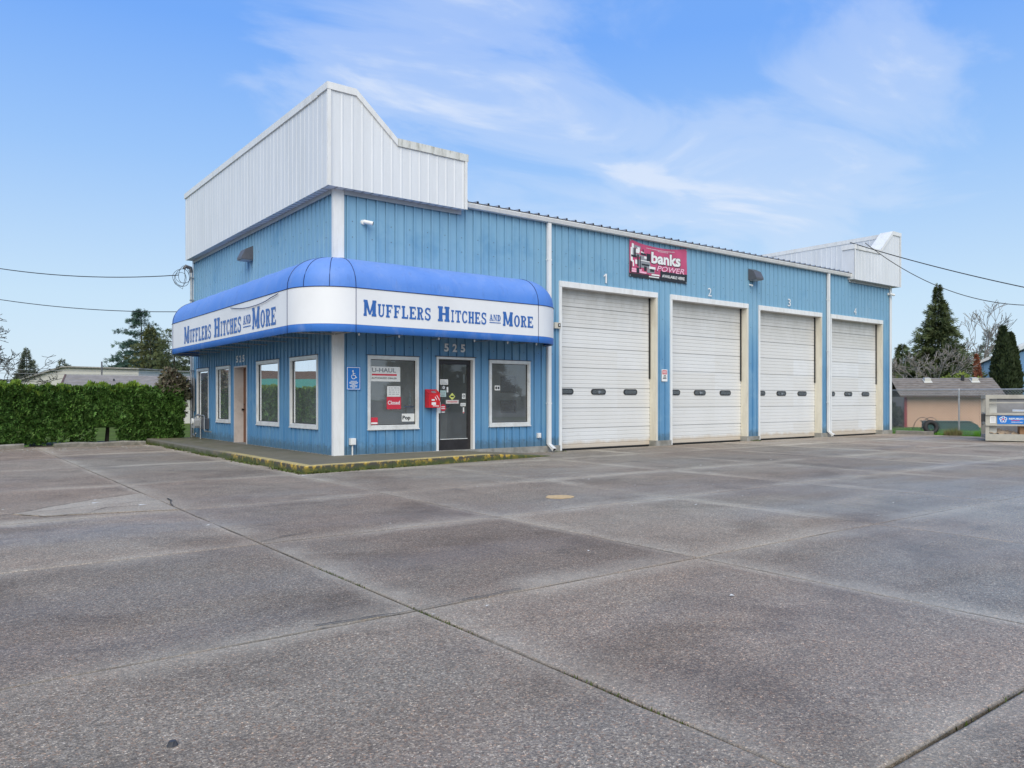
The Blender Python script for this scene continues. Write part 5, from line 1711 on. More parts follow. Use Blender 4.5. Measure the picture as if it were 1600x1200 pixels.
soup("fresh_tips", sprays(P, np.tile([0.0, -0.25, 0.6], (k, 1)), 0.11, 2, 0.3, np.array([0, 0, 0.5])), 'hedgetip', hg)
core = MB()
xs_ = np.linspace(HX0 + 0.1, HX1 - 0.25, 40)
core.grid([[(x, HY0 + 0.22 + float(bulge(np.array(x), np.array(z_))), z_) for z_ in (0.5, 0.8, 1.1, 1.4, 1.5)] + [(x, HY1 - 0.2, 1.5), (x, HY1 - 0.2, 0.45), (x, HY0 + 0.3, 0.5)] for x in xs_])
core.build("light_blocker", 'hedge', hg, solid=False)  # sheet added inside the hedge to block light through it
x = HX0 + 0.4
while x < HX1 - 0.2:
    tb = MB()
    for q in range(2):
        xx, yy = x + (rnd.random() - 0.5) * 0.15, HY0 + 0.45 + rnd.random() * 0.3
        tb.tube([(xx, yy, -0.02), (xx + 0.03, yy, 0.4), (xx + (rnd.random() - .5) * 0.2, yy, 0.95)], [0.045, 0.035, 0.025], 6)
    tb.build("trunk", 'bark', hg)
    x += 0.85

def leaf_blob(centres, n, size, spread=0.9, per=2):
    """Leaf sprays through a union of ellipsoids (centre, radii)."""
    out = []
    tot = sum(r[0] * r[1] * r[2] for _, r in centres)
    for c, r in centres:
        k = max(20, int(n * r[0] * r[1] * r[2] / tot))
        d = NR.randn(k, 3)
        d /= np.linalg.norm(d, axis=1, keepdims=True)
        rad = NR.rand(k, 1) ** 0.42
        P = np.array(c) + d * rad * np.array(r) * (0.85 + 0.3 * NR.rand(k, 1))
        out.append(sprays(P, d, size, per, spread, np.array([0, 0, 0.2])))
    return np.concatenate(out)

def shrub(name, label, loc, blobs, n, size, mat, stems=5, cat="shrub", group=None):
    t = thing(name, label, cat, loc, 0, group)
    soup("foliage", leaf_blob([(tuple(np.array(loc) + np.array(c)), r) for c, r in blobs], n, size), mat, t)
    tb = MB()
    for q in range(stems):
        c, r = blobs[q % len(blobs)]
        e_ = Vector(loc) + Vector(c) + Vector(((rnd.random() - .5) * r[0], (rnd.random() - .5) * r[1], r[2] * 0.5))
        s_ = Vector(loc) + Vector(((rnd.random() - .5) * 0.2, (rnd.random() - .5) * 0.2, -0.05))
        tb.tube([s_, s_.lerp(e_, 0.5) + Vector((rnd.random() * .1, rnd.random() * .1, 0.05)), e_], [0.03, 0.02, 0.008], 5)
    tb.build("stem", 'bark', t)
    return t
shrub("leafy_shrub", "bronze leaved shrub between the hedge end and the office", (-0.62, 10.35, 0.0), [((0.0, 0.0, 1.75), (0.42, 0.35, 0.34)), ((-0.15, 0.0, 2.05), (0.22, 0.2, 0.2)), ((0.28, 0.0, 1.45), (0.2, 0.25, 0.3)), ((0.15, 0, 0.9), (0.15, 0.2, 0.4))], 1500, 0.13, 'shrub', 7)

# =================================================================== TREES
def tube_soup(segs, n=5):
    """Tapered branch segments (p, q, r0, r1) into one MB."""
    mb = MB()
    for p, q, r0, r1 in segs:
        mb.tube([p, q], [r0, r1], n if r0 > 0.04 else 3, caps=False)
    return mb

def conifer(name, label, loc, h, rad, mat, n_br=220, pts=12, leaf=0.5, base=0.08, power=0.85, droop=0.25, seed=1, ragged=0.35, cat="conifer", group=None, spread=0.28, up=0.15, tiers=0):
    """Trunk with limbs; each limb carries narrow needle sprays along its length, pointing outwards."""
    R = np.random.RandomState(seed)
    t = thing(name, label, cat, loc, 0, group)
    L = np.array(loc)
    ts = base + (1 - base) * R.rand(n_br) ** 1.15
    if tiers:
        ts = base + (1 - base) * (np.floor((ts - base) / (1 - base) * tiers) + 0.5 + 0.16 * R.randn(n_br)) / tiers
        ts = np.clip(ts, base, 0.985)
    segs = []
    allP, allD = [], []
    lobes = R.rand(7) * 0.5 + 0.75
    for tt in ts:
        a = R.rand() * 2 * pi
        ln = rad * ((1 - tt) ** power) * (1 - ragged + 2 * ragged * R.rand() ** 1.3) * lobes[int(a * 7 / (2 * pi)) % 7] + 0.015 * rad
        d = np.array([cos(a), sin(a), up - droop * R.rand()])
        p0 = L + np.array([0, 0, tt * h])
        k = max(4, int(pts * (0.35 + ln / rad)))
        s = np.sort(R.rand(k, 1) ** 0.6, axis=0)
        side_ = np.array([-sin(a), cos(a), 0.0])
        wv = ln * 0.22 * (1.05 - s) * R.randn(k, 1)
        P = p0 + d * ln * s + np.array([0, 0, -1.0]) * (s ** 2) * ln * droop * 0.6 + side_ * wv + np.array([0, 0, 1.0]) * R.randn(k, 1) * 0.02 * rad
        allP.append(P)
        allD.append(np.tile(d, (k, 1)) + side_ * np.sign(wv) * 0.45)
        if R.rand() < 0.35:
            segs.append((tuple(p0), tuple(p0 + d * ln * 0.8 + np.array([0, 0, -0.64 * ln * droop * 0.6])), 0.005 * h * (1 - tt) + 0.012, 0.008))
    P = np.concatenate(allP)
    D = np.concatenate(allD)
    global NR
    old, NR = NR, R
    LS = leaf * (0.40 + 0.60 * np.sqrt(np.clip(1 - (P[:, 2:3] - L[2]) / h, 0, 1)))
    tris = sprays(P, D, LS, 3, spread, np.array([0, 0, -0.12]), 0.085, 0.5)
    NR = old
    soup("crown", tris, mat, t)
    mb = MB()
    mb.tube([L + np.array([0, 0, -0.3]), L + np.array([0.02, 0, h * 0.5]), L + np.array([0, 0, h * 0.97])], [0.018 * h, 0.012 * h, 0.002 * h], 7)
    tr_ = mb.build("trunk", 'bark', t)
    if segs:
        tube_soup(segs, 4).build("branch", 'bark', tr_)
    return t

def bare_tree(name, label, loc, h, mat, seed, levels=5, spread=0.55, n0=5, lean=(0, 0), r0=None, first=0.25, cat="bare tree", group=None, twist=0.25, minr=0.008):
    rr = random.Random(seed)
    t = thing(name, label, cat, loc, 0, group)
    trunk, crown = [], []
    def grow(p, d, ln, r, lv):
        q = p
        dd = d
        for s in range(3):
            dd = (dd + Vector((rr.gauss(0, twist), rr.gauss(0, twist), rr.gauss(0.03, twist * 0.5))) * 0.5).normalized()
            q2 = q + dd * ln / 3
            (trunk if lv == 0 else crown).append((q, q2, max(minr, r * (1 - 0.13 * s)), max(minr, r * (1 - 0.13 * (s + 1)))))
            if lv < levels and s > 0 and rr.random() < 0.7:
                side_ = Vector((rr.gauss(0, 1), rr.gauss(0, 1), rr.gauss(0.1, 0.5))).normalized()
                grow(q2, (dd * (1 - spread) + side_ * spread * 1.2).normalized(), ln * rr.uniform(0.5, 0.75), r * 0.5, lv + 1)
            q = q2
        if lv < levels:
            for _ in range(2 if lv else n0 - 2):
                side_ = Vector((rr.gauss(0, 1), rr.gauss(0, 1), rr.gauss(0.2, 0.5))).normalized()
                grow(q, (dd * (1 - spread) + side_ * spread).normalized(), ln * rr.uniform(0.6, 0.85), r * 0.62, lv + 1)
    base = Vector(loc) + Vector((0, 0, -0.3))
    grow(base, Vector((lean[0], lean[1], 1)).normalized(), h * first, r0 or h * 0.018, 0)
    o = tube_soup(trunk, 7).build("trunk", mat, t, solid=False)
    tube_soup(crown, 4).build("crown", mat, t, solid=False)
    return t

# right-hand trees
conifer("fir_tree", "tall dark green fir rising behind the salmon shed", (57.9, 13.7, -0.1), 10.6, 3.9, 'conifer', 700, 22, 0.50, 0.02, 1.12, 0.40, 3, 0.48)
conifer("fir_tree", "small dark fir beside the workshop's far end", (73.8, 24.3, -0.1), 7.2, 2.2, 'conifer', 320, 18, 0.55, 0.03, 0.6, 0.3, 4, 0.45)
conifer("fir_tree", "pale grey green fir behind the blue house's left gable", (97.0, 25.2, -0.1), 10.0, 3.0, 'greyfir', 240, 9, 0.60, 0.05, 0.8, 0.35, 5)
bare_tree("bare_tree", "spreading pale leafless tree in front of the tall fir", (45.5, 8.1, 0.0), 9.0, 'palebark', 21, 5, 0.42, 6, (0.0, 0.0), 0.085, 0.20, minr=0.017)
bare_tree("bare_tree", "leaning pale leafless saplings left of the spreading tree", (42.5, 9.2, 0.0), 4.6, 'palebark', 24, 4, 0.45, 5, (0.35, 0.3), 0.07, 0.26, minr=0.018)
bare_tree("bare_tree", "tall dark leafless tree right of the tall fir", (73.6, 17.4, 0.0), 12.3, 'palebark', 33, 5, 0.36, 5, (0.0, -0.05), 0.16, 0.26, minr=0.020)
shrub("green_shrub", "yellow green shrub behind the shed roof's middle", (43.3, 6.0, 0.0), [((0, 0, 1.9), (1.1, 1.1, 0.9)), ((0.7, -0.8, 1.8), (0.7, 0.7, 0.7)), ((-0.6, 0.7, 1.9), (0.7, 0.8, 0.6))], 2600, 0.24, 'limeshrub')
shrub("green_shrub", "olive shrub between the shed and the workshop's far end", (38.6, 7.2, 0.0), [((0, 0, 1.5), (1.0, 1.0, 0.95)), ((0.8, -0.8, 1.6), (0.9, 0.9, 0.7)), ((-0.3, 0.6, 1.2), (0.8, 0.9, 1.0))], 2600, 0.22, 'olive')
shrub("green_shrub", "dark shrub low behind the chain link beside the shed's left corner", (31.0, 4.6, 0.0), [((0, 0, 0.7), (0.7, 0.7, 0.75)), ((0.5, -0.3, 0.5), (0.6, 0.6, 0.6))], 1500, 0.16, 'cypress')
def column_tree(name, label, loc, h, rad, mat, n, size, seed, group=None, cat="cypress", lean=0.0):
    R = np.random.RandomState(seed)
    t = thing(name, label, cat, loc, 0, group)
    k = n
    zz = R.rand(k)
    rr = rad * np.minimum(1.0, 2.2 * (1 - zz)) ** 0.75 * np.minimum(1, 0.75 + zz * 1.5) * (0.82 + 0.25 * R.rand(k))
    a = R.rand(k) * 2 * pi
    rr *= 1 + 0.10 * np.sin(a * 5 + zz * 17)
    P = np.stack([loc[0] + rr * np.cos(a) + lean * zz * h, loc[1] + rr * np.sin(a), loc[2] + 0.1 + zz * (h - 0.15)], 1)
    D = np.stack([np.cos(a) * 0.35, np.sin(a) * 0.35, np.ones(k)], 1)
    global NR
    old, NR = NR, R
    soup("crown", sprays(P, D, size, 2, 0.25, np.array([0, 0, 0.3])), mat, t)
    NR = old
    mb = MB()
    mb.tube([(loc[0], loc[1], loc[2] - 0.3), (loc[0] + lean * h * 0.5, loc[1], loc[2] + h * 0.5), (loc[0] + lean * h * 0.93, loc[1], loc[2] + h * 0.93)], [rad * 0.35, rad * 0.3, 0.02], 8)
    mb.build("trunk", 'bark', t)
    return t
column_tree("cypress_tree", "taller left one of two dark columnar cypresses behind the fence", (39.9, 2.35, -0.1), 5.3, 0.50, 'cypress', 7200, 0.20, 8, "columnar cypresses")
column_tree("cypress_tree", "shorter right one of two dark columnar cypresses behind the fence", (40.75, 2.3, -0.1), 5.0, 0.46, 'cypress', 6400, 0.20, 9, "columnar cypresses")
column_tree("vine_column", "rust red vine covered trunk before the blue house", (55.9, 9.95, -0.1), 4.7, 0.27, 'redleaf', 1200, 0.22, 10, None, "vine", -0.06)

# left-hand trees
bare_tree("oak_tree", "gnarled bare oak at the left edge above the hedge", (-5.9, 46.4, 0.0), 13.0, 'oakbark', 45, 6, 0.62, 6, (0.10, -0.05), 0.22, 0.24, twist=0.4, minr=0.016)
conifer("pine_tree", "small grey green conifer between the oak and the white building", (2.8, 90.9, 0), 7.3, 2.5, 'greyfir', 300, 14, 0.60, 0.02, 1.05, 0.2, 12)
conifer("pine_tree", "tiny conifer tip above the white building's gable", (9.0, 111.2, 0), 7.1, 2.3, 'greyfir', 200, 10, 0.7, 0.1, 0.8, 0.2, 13)
conifer("cedar_tree", "blue green cedar with wide flat drooping limbs left of the awning", (9.6, 64.3, 0), 9.9, 4.3, 'cedar', 330, 46, 0.40, 0.06, 0.62, 0.30, 14, 0.45, "cedar", None, 0.26, 0.24, 10)
conifer("cedar_tree", "olive brown conifer in front of the blue green cedar", (9.1, 58.4, 0), 7.9, 3.1, 'olive', 480, 20, 0.36, 0.02, 0.8, 0.3, 15, 0.3)
conifer("cedar_tree", "narrow dark conifer just left of the awning end", (10.3, 55.2, 0), 7.6, 2.5, 'conifer', 360, 16, 0.36, 0.02, 0.45, 0.3, 16, 0.3)
bare_tree("bare_tree", "thin leafless sapling under the awning end behind the house roof", (7.6, 38.0, 0), 3.6, 'palebark', 51, 4, 0.5, 5, (0, 0), 0.05, 0.3, minr=0.010)

# =================================================================== NEIGHBOUR BUILDINGS
def gable_mesh(mb, P, w, d, z0, z1):
    """Box whose local frame P maps (u along, v deep, z)."""
    mb.hexa([P(0, 0, z0), P(w, 0, z0), P(w, d, z0), P(0, d, z0), P(0, 0, z1), P(w, 0, z1), P(w, d, z1), P(0, d, z1)])

def shingle_roof(t, P, u0, u1, v0, z0, v1, z1, rows, mat, name="shingle_course"):
    """One roof slope in overlapping courses, each course a strip with a lifted butt edge."""
    for r in range(rows):
        a, b = r / rows, (r + 1.15) / rows
        b = min(b, 1.0)
        va, vb = v0 + (v1 - v0) * a, v0 + (v1 - v0) * b
        za, zb = z0 + (z1 - z0) * a, z0 + (z1 - z0) * b
        mb = MB()
        jit = [rnd.random() * 0.012 for _ in range(17)]
        top, bot = [], []
        for i in range(17):
            u = u0 + (u1 - u0) * i / 16
            bot.append(P(u, va - jit[i], za + 0.030))
            top.append(P(u, vb, zb + 0.004))
        low = [P(u0 + (u1 - u0) * i / 16, va - jit[i], za + 0.002) for i in range(17)]
        mb.grid([low, bot, top])
        mb.build(name, mat, t, solid=False)

# salmon shed with shingle roof
def frame_of(o, ux, uy):
    l_ = math.hypot(ux, uy)
    ux, uy = ux / l_, uy / l_
    vx, vy = -uy, ux
    return lambda u, v, z: (o[0] + ux * u + vx * v, o[1] + uy * u + vy * v, z)
PS = frame_of((31.62, 3.59), 3.01, -3.54)
sh = thing("garden_shed", "low salmon pink shed with brown shingle roof and dark red corner post behind the fence", "shed", (31.62, 3.59, 0))
mb = MB(); gable_mesh(mb, PS, 4.1, 2.6, -0.15, 1.46); mb.build("wall", 'shedwall', sh)
mb = MB()
for u in [i * 0.41 for i in range(1, 10)]:
    mb.hexa([PS(u, -0.012, -0.1), PS(u + 0.012, -0.012, -0.1), PS(u + 0.012, 0.002, -0.1), PS(u, 0.002, -0.1), PS(u, -0.012, 1.44), PS(u + 0.012, -0.012, 1.44), PS(u + 0.012, 0.002, 1.44), PS(u, 0.002, 1.44)])
mb.build("batten", 'shedwall', sh)
mb = MB(); mb.hexa([PS(-0.06, -0.03, -0.15), PS(0.07, -0.03, -0.15), PS(0.07, 0.1, -0.15), PS(-0.06, 0.1, -0.15), PS(-0.06, -0.03, 1.45), PS(0.07, -0.03, 1.45), PS(0.07, 0.1, 1.45), PS(-0.06, 0.1, 1.45)]); mb.build("corner_post", 'shedtrim', sh)
mb = MB(); mb.hexa([PS(-0.35, -0.45, 1.44), PS(4.25, -0.45, 1.44), PS(4.25, 1.3, 2.33), PS(-0.35, 1.3, 2.33), PS(-0.35, -0.45, 1.50), PS(4.25, -0.45, 1.50), PS(4.25, 1.3, 2.39), PS(-0.35, 1.3, 2.39)]); mb.hexa([PS(-0.35, 1.3, 2.33), PS(4.25, 1.3, 2.33), PS(4.25, 3.0, 1.44), PS(-0.35, 3.0, 1.44), PS(-0.35, 1.3, 2.39), PS(4.25, 1.3, 2.39), PS(4.25, 3.0, 1.50), PS(-0.35, 3.0, 1.50)])
rf_ = mb.build("roof", 'brownfascia', sh)
shingle_roof(rf_, PS, -0.38, 4.28, -0.48, 1.50, 1.3, 2.40, 9, 'shingle')
for u in (1.24, 3.38):
    vt = MB()
    vt.hexa([PS(u - 0.14, 0.85, 2.15), PS(u + 0.14, 0.85, 2.15), PS(u + 0.14, 1.15, 2.30), PS(u - 0.14, 1.15, 2.30), PS(u - 0.14, 0.82, 2.38), PS(u + 0.14, 0.82, 2.38), PS(u + 0.14, 1.15, 2.42), PS(u - 0.14, 1.15, 2.42)])
    vt.hexa([PS(u - 0.19, 0.72, 2.15), PS(u + 0.19, 0.72, 2.15), PS(u + 0.19, 1.1, 2.33), PS(u - 0.19, 1.1, 2.33), PS(u - 0.19, 0.72, 2.165), PS(u + 0.19, 0.72, 2.165), PS(u + 0.19, 1.1, 2.345), PS(u - 0.19, 1.1, 2.345)])
    vt.build("roof_vent", 'stucco', rf_)
vt = MB(); vt.tube([PS(2.87, 1.0, 2.2), PS(2.87, 1.0, 2.52)], [0.08, 0.08], 8); vt.build("vent_pipe", 'black', rf_)

# blue house with chimney
PH = frame_of((60.06, 12.0), 0.2, -5.4)
bh = thing("blue_house", "pale blue gabled house with chimney at the right edge", "house", (60.06, 12.0, 0))
mb = MB()
mb.prism([(0, -0.2), (6.6, -0.2), (6.6, 6.6), (0, 3.95)], lambda u, z, v: PH(u, v, z), 0.0, 8.0)
mb.build("wall", 'housewall', bh)
mb = MB()
for u in [i * 0.4 for i in range(1, 17)]:
    zt_ = 3.95 + (6.6 - 3.95) * u / 6.6 - 0.1
    mb.hexa([PH(u, -0.03, 0), PH(u + 0.05, -0.03, 0), PH(u + 0.05, 0.0, 0), PH(u, 0.0, 0), PH(u, -0.03, zt_), PH(u + 0.05, -0.03, zt_), PH(u + 0.05, 0.0, zt_), PH(u, 0.0, zt_)])
mb.build("batten", 'housewall', bh)
mb = MB()
mb.prism([(-0.5, 3.72), (6.9, 6.69), (6.9, 6.95), (-0.5, 3.98)], lambda u, z, v: PH(u, v, z), -0.35, 8.3)
rf2 = mb.build("roof", 'darkgrey', bh)
mb = MB()
mb.prism([(-0.52, 3.74), (6.9, 6.71), (6.9, 6.93), (-0.52, 3.96)], lambda u, z, v: PH(u, v, z), -0.40, -0.352)
mb.build("barge_board", 'trim', rf2)
mb = MB()
mb.prism([(3.6, -0.2), (9.5, -0.2), (9.5, 5.2), (6.0, 5.2), (3.6, 4.6)], lambda u, z, v: PH(u, v, z), -3.2, -0.05)
mb.build("wing_wall", 'housewall', bh)
mb = MB()
mb.prism([(3.1, 4.42), (6.0, 5.55), (9.8, 5.55), (9.8, 5.8), (5.95, 5.8), (3.0, 4.62)], lambda u, z, v: PH(u, v, z), -3.5, 0.1)
mb.build("roof", 'trim', bh)
mb = MB()
mb.hexa([PH(4.55, 0.6, 4.5), PH(5.3, 0.6, 4.5), PH(5.3, 1.3, 4.5), PH(4.55, 1.3, 4.5), PH(4.55, 0.6, 7.1), PH(5.3, 0.6, 7.1), PH(5.3, 1.3, 7.1), PH(4.55, 1.3, 7.1)])
ch = mb.build("chimney", 'concrete', rf2)
mb = MB()
mb.hexa([PH(4.48, 0.53, 7.101), PH(5.37, 0.53, 7.101), PH(5.37, 1.37, 7.101), PH(4.48, 1.37, 7.101), PH(4.48, 0.53, 7.2), PH(5.37, 0.53, 7.2), PH(5.37, 1.37, 7.2), PH(4.48, 1.37, 7.2)])
mb.build("chimney_cap", 'stucco', rf2)

# house with taupe roof behind the hedge
PA = frame_of((-0.75, 37.2), 6.95, -1.5)
ho = thing("taupe_roof_house", "house with long taupe shingle roof and brown gable edge behind the hedge", "house", (-0.75, 37.2, 0))
mb = MB(); gable_mesh(mb, PA, 12, 7, -0.2, 1.75); mb.build("wall", 'stucco', ho)
mb = MB()
mb.prism([(-0.6, 1.72), (3.5, 2.78), (7.6, 1.72), (7.6, 1.80), (3.5, 2.87), (-0.6, 1.80)], lambda v, z, u: PA(u, v, z), 0.45, 12.4)
rf3 = mb.build("roof", 'brownfascia', ho)
shingle_roof(rf3, PA, 0.40, 12.45, -0.66, 1.79, 3.5, 2.88, 12, 'shingle_pale')
mb = MB()
mb.prism([(-0.66, 1.66), (3.5, 2.74), (3.5, 2.93), (-0.66, 1.85)], lambda v, z, u: PA(u, v, z), 0.30, 0.395)
mb.build("barge_board", 'brownfascia', rf3)
mb = MB(); mb.tube([PA(3.1, 1.9, 2.3), PA(3.1, 1.9, 2.62)], 0.05, 8); mb.build("vent_pipe", 'black', rf3)
mb = MB(); mb.tube([PA(2.35, 3.6, 2.7), PA(2.35, 3.6, 3.75)], 0.045, 8); mb.build("flue", 'darkgrey', rf3)
# pale flat building
PB = frame_of((-0.84, 55.9), 6.94, -7.8)
wb = thing("pale_building", "pale grey low gabled building behind the taupe roof", "building", (-0.84, 55.9, 0))
mb = MB()
mb.prism([(0, -0.2), (10.4, -0.2), (10.4, 3.58), (4.6, 3.78), (4.0, 3.78), (0, 2.75)], lambda u, z, v: PB(u, v, z), 0.0, 9.0)
mb.build("wall", 'stucco', wb)
mb = MB()
mb.prism([(-0.2, 2.70), (4.0, 3.785), (4.6, 3.785), (10.6, 3.585), (10.6, 3.68), (4.6, 3.88), (4.0, 3.88), (-0.2, 2.80)], lambda u, z, v: PB(u, v, z), -0.25, 9.2)
mb.build("roof", 'concrete', wb)
mb = MB(); mb.hexa([PB(-0.05, -0.05, 0), PB(0.08, -0.05, 0), PB(0.08, 0.1, 0), PB(-0.05, 0.1, 0), PB(-0.05, -0.05, 2.72), PB(0.08, -0.05, 2.72), PB(0.08, 0.1, 2.72), PB(-0.05, 0.1, 2.72)]); mb.build("downspout", 'brownfascia', wb)
wire("utility_cable", (-12, 44.0, 3.6), (7.6, 33.0, 3.05), 0.25, 0.012, "upper thin pale wire crossing in front of the cedar", "thin pale wires behind the hedge", 'greycable')
wire("utility_cable", (-12, 44.0, 3.25), (7.6, 33.0, 2.86), 0.20, 0.012, "lower thin pale wire crossing in front of the cedar", "thin pale wires behind the hedge", 'greycable')

# what the glass reflects: a teal-trimmed shop beyond the hedge and a low shop across the street
PT = frame_of((-20, 27), 1, 0.12)
tb_ = thing("teal_trim_shop", "low shop with teal metal fascia beyond the hedge, seen only in the side windows", "building", (-20, 27, 0))
mb = MB(); gable_mesh(mb, PT, 14, 8, -0.2, 2.0); mb.build("wall", 'stucco', tb_)
mb = MB(); gable_mesh(mb, frame_of((-20.4, 26.2), 1, 0.12), 14.8, 9.4, 2.01, 2.5); mb.build("fascia", 'tealfascia', tb_)
mb = MB(); gable_mesh(mb, frame_of((-20.0, 26.6), 1, 0.12), 14.0, 8.6, 2.51, 2.95); mb.build("roof", 'brownfascia', tb_)
for k_, (x, y, h) in enumerate(((49, -64, 7.5), (37.8, -60, 13.5))):
    conifer("street_tree", ("shorter" if k_ == 0 else "taller") + " dark conifer across the street, seen only in the front windows", (x, y, 0), h, 4.6, 'conifer', 260, 14, 1.0, 0.05, 0.6, 0.3, 60 + k_)

# =================================================================== FENCE, DUMPSTER, YARD THINGS
FA, FC = Vector((23.25, 0.30, 0)), Vector((24.45, -7.4, 0))
fd = (FC - FA).normalized()
fl = (FC - FA).length
fe = thing("chain_link_fence", "chain link fence with galvanised rail running from the workshop's far corner", "fence", tuple(FA))
def fpt(u, z, o=0.0):
    p = FA + fd * u
    return (p.x - fd.y * o, p.y + fd.x * o, z)
for u in (0.04, 2.55, 5.2, 7.75):
    mb = MB()
    mb.tube([fpt(u, -0.1), fpt(u, 1.66)], 0.032, 8)
    mb.tube([fpt(u, 1.66), fpt(u, 1.72)], [0.036, 0.01], 8)
    mb.build("post", 'steel', fe)
mb = MB(); mb.tube([fpt(0, 1.68), fpt(fl, 1.68)], 0.022, 8); mb.build("top_rail", 'steel', fe)
mb = MB()
zlo, zhi = 0.02, 1.70
hgt = zhi - zlo
sp = 0.10
for sgn in (1, -1):
    u = -hgt
    while u < fl + hgt:
        ua, ub = (u, u + hgt) if sgn > 0 else (u + hgt, u)
        # clip to the fence length
        za, zb = zlo, zhi
        def clip(uu, zz, u2, z2):
            if uu < 0:
                f = -uu / (u2 - uu); return 0.0, zz + (z2 - zz) * f
            if uu > fl:
                f = (fl - uu) / (u2 - uu); return fl, zz + (z2 - zz) * f
            return uu, zz
        if max(ua, ub) > 0 and min(ua, ub) < fl:
            a_, b_ = clip(ua, za, ub, zb), clip(ub, zb, ua, za)
            mb.tube([fpt(a_[0], a_[1], 0.004 * sgn), fpt(b_[0], b_[1], 0.004 * sgn)], 0.0062, 3, caps=False)
        u += sp
o = mb.build("wire_mesh", 'steel', fe, solid=False)
o['kind'] = 'stuff'

# dumpster / open recycling cage
DU = thing("recycling_bin", "open sided pale metal recycling dumpster with blue sign at the right edge", "dumpster", (19.67, -4.66, 0), math.atan2(-0.892, 0.452))
M['bin'] = plain("weathered_bin_paint", (0.40, 0.38, 0.33), 0.6, var=0.12, scale=4.0, dirt=(0.22, 0.19, 0.15), dirt_amt=0.6)
M['binback'] = plain("grey_bin_steel", (0.25, 0.25, 0.26), 0.55, var=0.15, scale=3.0, dirt=(0.14, 0.13, 0.12), dirt_amt=0.6)
W_, DP = 2.3, 1.3
def lpart(name, mat, boxes):
    mb = MB()
    for b_ in boxes:
        mb.box(*b_)
    return mb.build(name, mat, DU, local=True)
lpart("base_rail", 'bin', [(0.0, W_, 0.0, 0.10, 0.03, 0.24)])
lpart("floor", 'binback', [(0.0, W_, 0.101, DP, 0.10, 0.20)])
for x in (0.0, W_ - 0.1):
    lpart("corner_post", 'bin', [(x, x + 0.10, 0.0, 0.10, 0.241, 1.34)])
    lpart("corner_post", 'bin', [(x, x + 0.10, DP - 0.1, DP, 0.201, 1.34)])
lpart("upright", 'stucco', [(0.12, 0.32, 0.16, 0.2, 0.205, 1.34)])
lpart("top_rail", 'bin', [(0.0, W_, 0.0, 0.12, 1.341, 1.46)])
lpart("top_rail", 'bin', [(0.0, W_, DP - 0.12, DP, 1.341, 1.46)])
lpart("top_rail", 'bin', [(0.0, 0.10, 0.121, DP - 0.121, 1.341, 1.46)])
lpart("thin_rail", 'bin', [(0.101, W_ - 0.101, 0.02, 0.06, 1.20, 1.235)])
mid = lpart("front_board", 'bin', [(0.10, W_ - 0.10, 0.0, 0.05, 0.52, 0.90)])
lpart("ledge", 'bin', [(0.0, W_, -0.05, 0.0, 0.83, 0.88)])
lpart("ledge", 'bin', [(0.0, W_, -0.05, 0.0, 0.50, 0.54)])
lpart("back_wall", 'binback', [(0.10, W_ - 0.1, DP - 0.05, DP - 0.01, 0.20, 1.34)])
lpart("side_rail", 'bin', [(0.02, 0.07, 0.101, DP - 0.101, 0.52, 0.90)])
lpart("side_latch", 'black', [(-0.10, -0.001, 0.02, 0.20, 0.62, 0.86)])
lfn = lambda u, v, n: (u, -n, v)
sg = thing("recycling_sign", "blue recycling company sign with white flower ring fixed on the dumpster front", "sign", (0, 0, 0))
del sg['category']; del sg['label']
sg.parent = DU
sg.name = "company_sign"
BASE[sg.name] = Vector((0, 0, 0))
def spart(name, mat, f):
    mb = MB(); f(mb); return mb.build(name, mat, sg, solid=False, local=True)
spart("sign_plate", 'signblue', lambda mb: wbox(mb, lfn, 0.31, 1.06, 0.555, 0.825, 0.001, 0.010))
def fa(mb):
    for k in range(5):
        a = 2 * pi * k / 5 + pi / 2
        disc(mb, lfn, 0.47 + 0.058 * cos(a), 0.70 + 0.058 * sin(a), 0.047, 0.047, 0.012 + 0.0005 * k, 16, 0.62)
spart("flower_emblem", 'signwhite', fa)
spart("emblem_centre", 'redink', lambda mb: disc(mb, lfn, 0.47, 0.70, 0.03, 0.03, 0.0155, 12, 0.5))
spart("lettering", 'signwhite', lambda mb: (text(mb, lfn, "REPUBLIC", 0.62, 1.0, 0.695, 0.745, 0.012, 0.03), text(mb, lfn, "SERVICES", 0.68, 0.98, 0.60, 0.628, 0.012, 0.02)))
spart("red_stripe", 'redink', lambda mb: rect(mb, lfn, 0.68, 0.90, 0.66, 0.675, 0.012))
spart("notice_plate", 'signwhite', lambda mb: wbox(mb, lfn, 0.12, 0.27, 0.58, 0.80, 0.001, 0.006))
spart("notice_print", 'greyink', lambda mb: [rect(mb, lfn, 0.14, 0.25, 0.61 + 0.035 * k, 0.62 + 0.035 * k, 0.008) for k in range(5)])
spart("side_notice", 'signwhite', lambda mb: wbox(mb, lfn, 1.16, 1.5, 0.58, 0.80, 0.001, 0.006))
spart("side_notice_print", 'ink', lambda mb: [rect(mb, lfn, 1.2, 1.46, 0.63 + 0.05 * k, 0.65 + 0.05 * k, 0.008) for k in range(3)])
DM = Matrix.Translation(DU.location) @ Matrix.Rotation(DU.rotation_euler.z, 4, 'Z')
def inbin(u, v, z):
    return tuple(DM @ Vector((u, v, z)))
mb = MB()
mb.hexa([inbin(0.92, 0.12, 0.205), inbin(2.0, 0.16, 0.205), inbin(2.0, 0.6, 0.205), inbin(0.92, 0.6, 0.205), inbin(0.92, 0.12, 0.47), inbin(2.0, 0.16, 0.50), inbin(2.0, 0.6, 0.50), inbin(0.92, 0.6, 0.49)])
tag(mb.build("cardboard_box", 'cardboard'), "flat brown cardboard box lying in the dumpster's lower opening", "cardboard box")
mb = MB()
rows = []
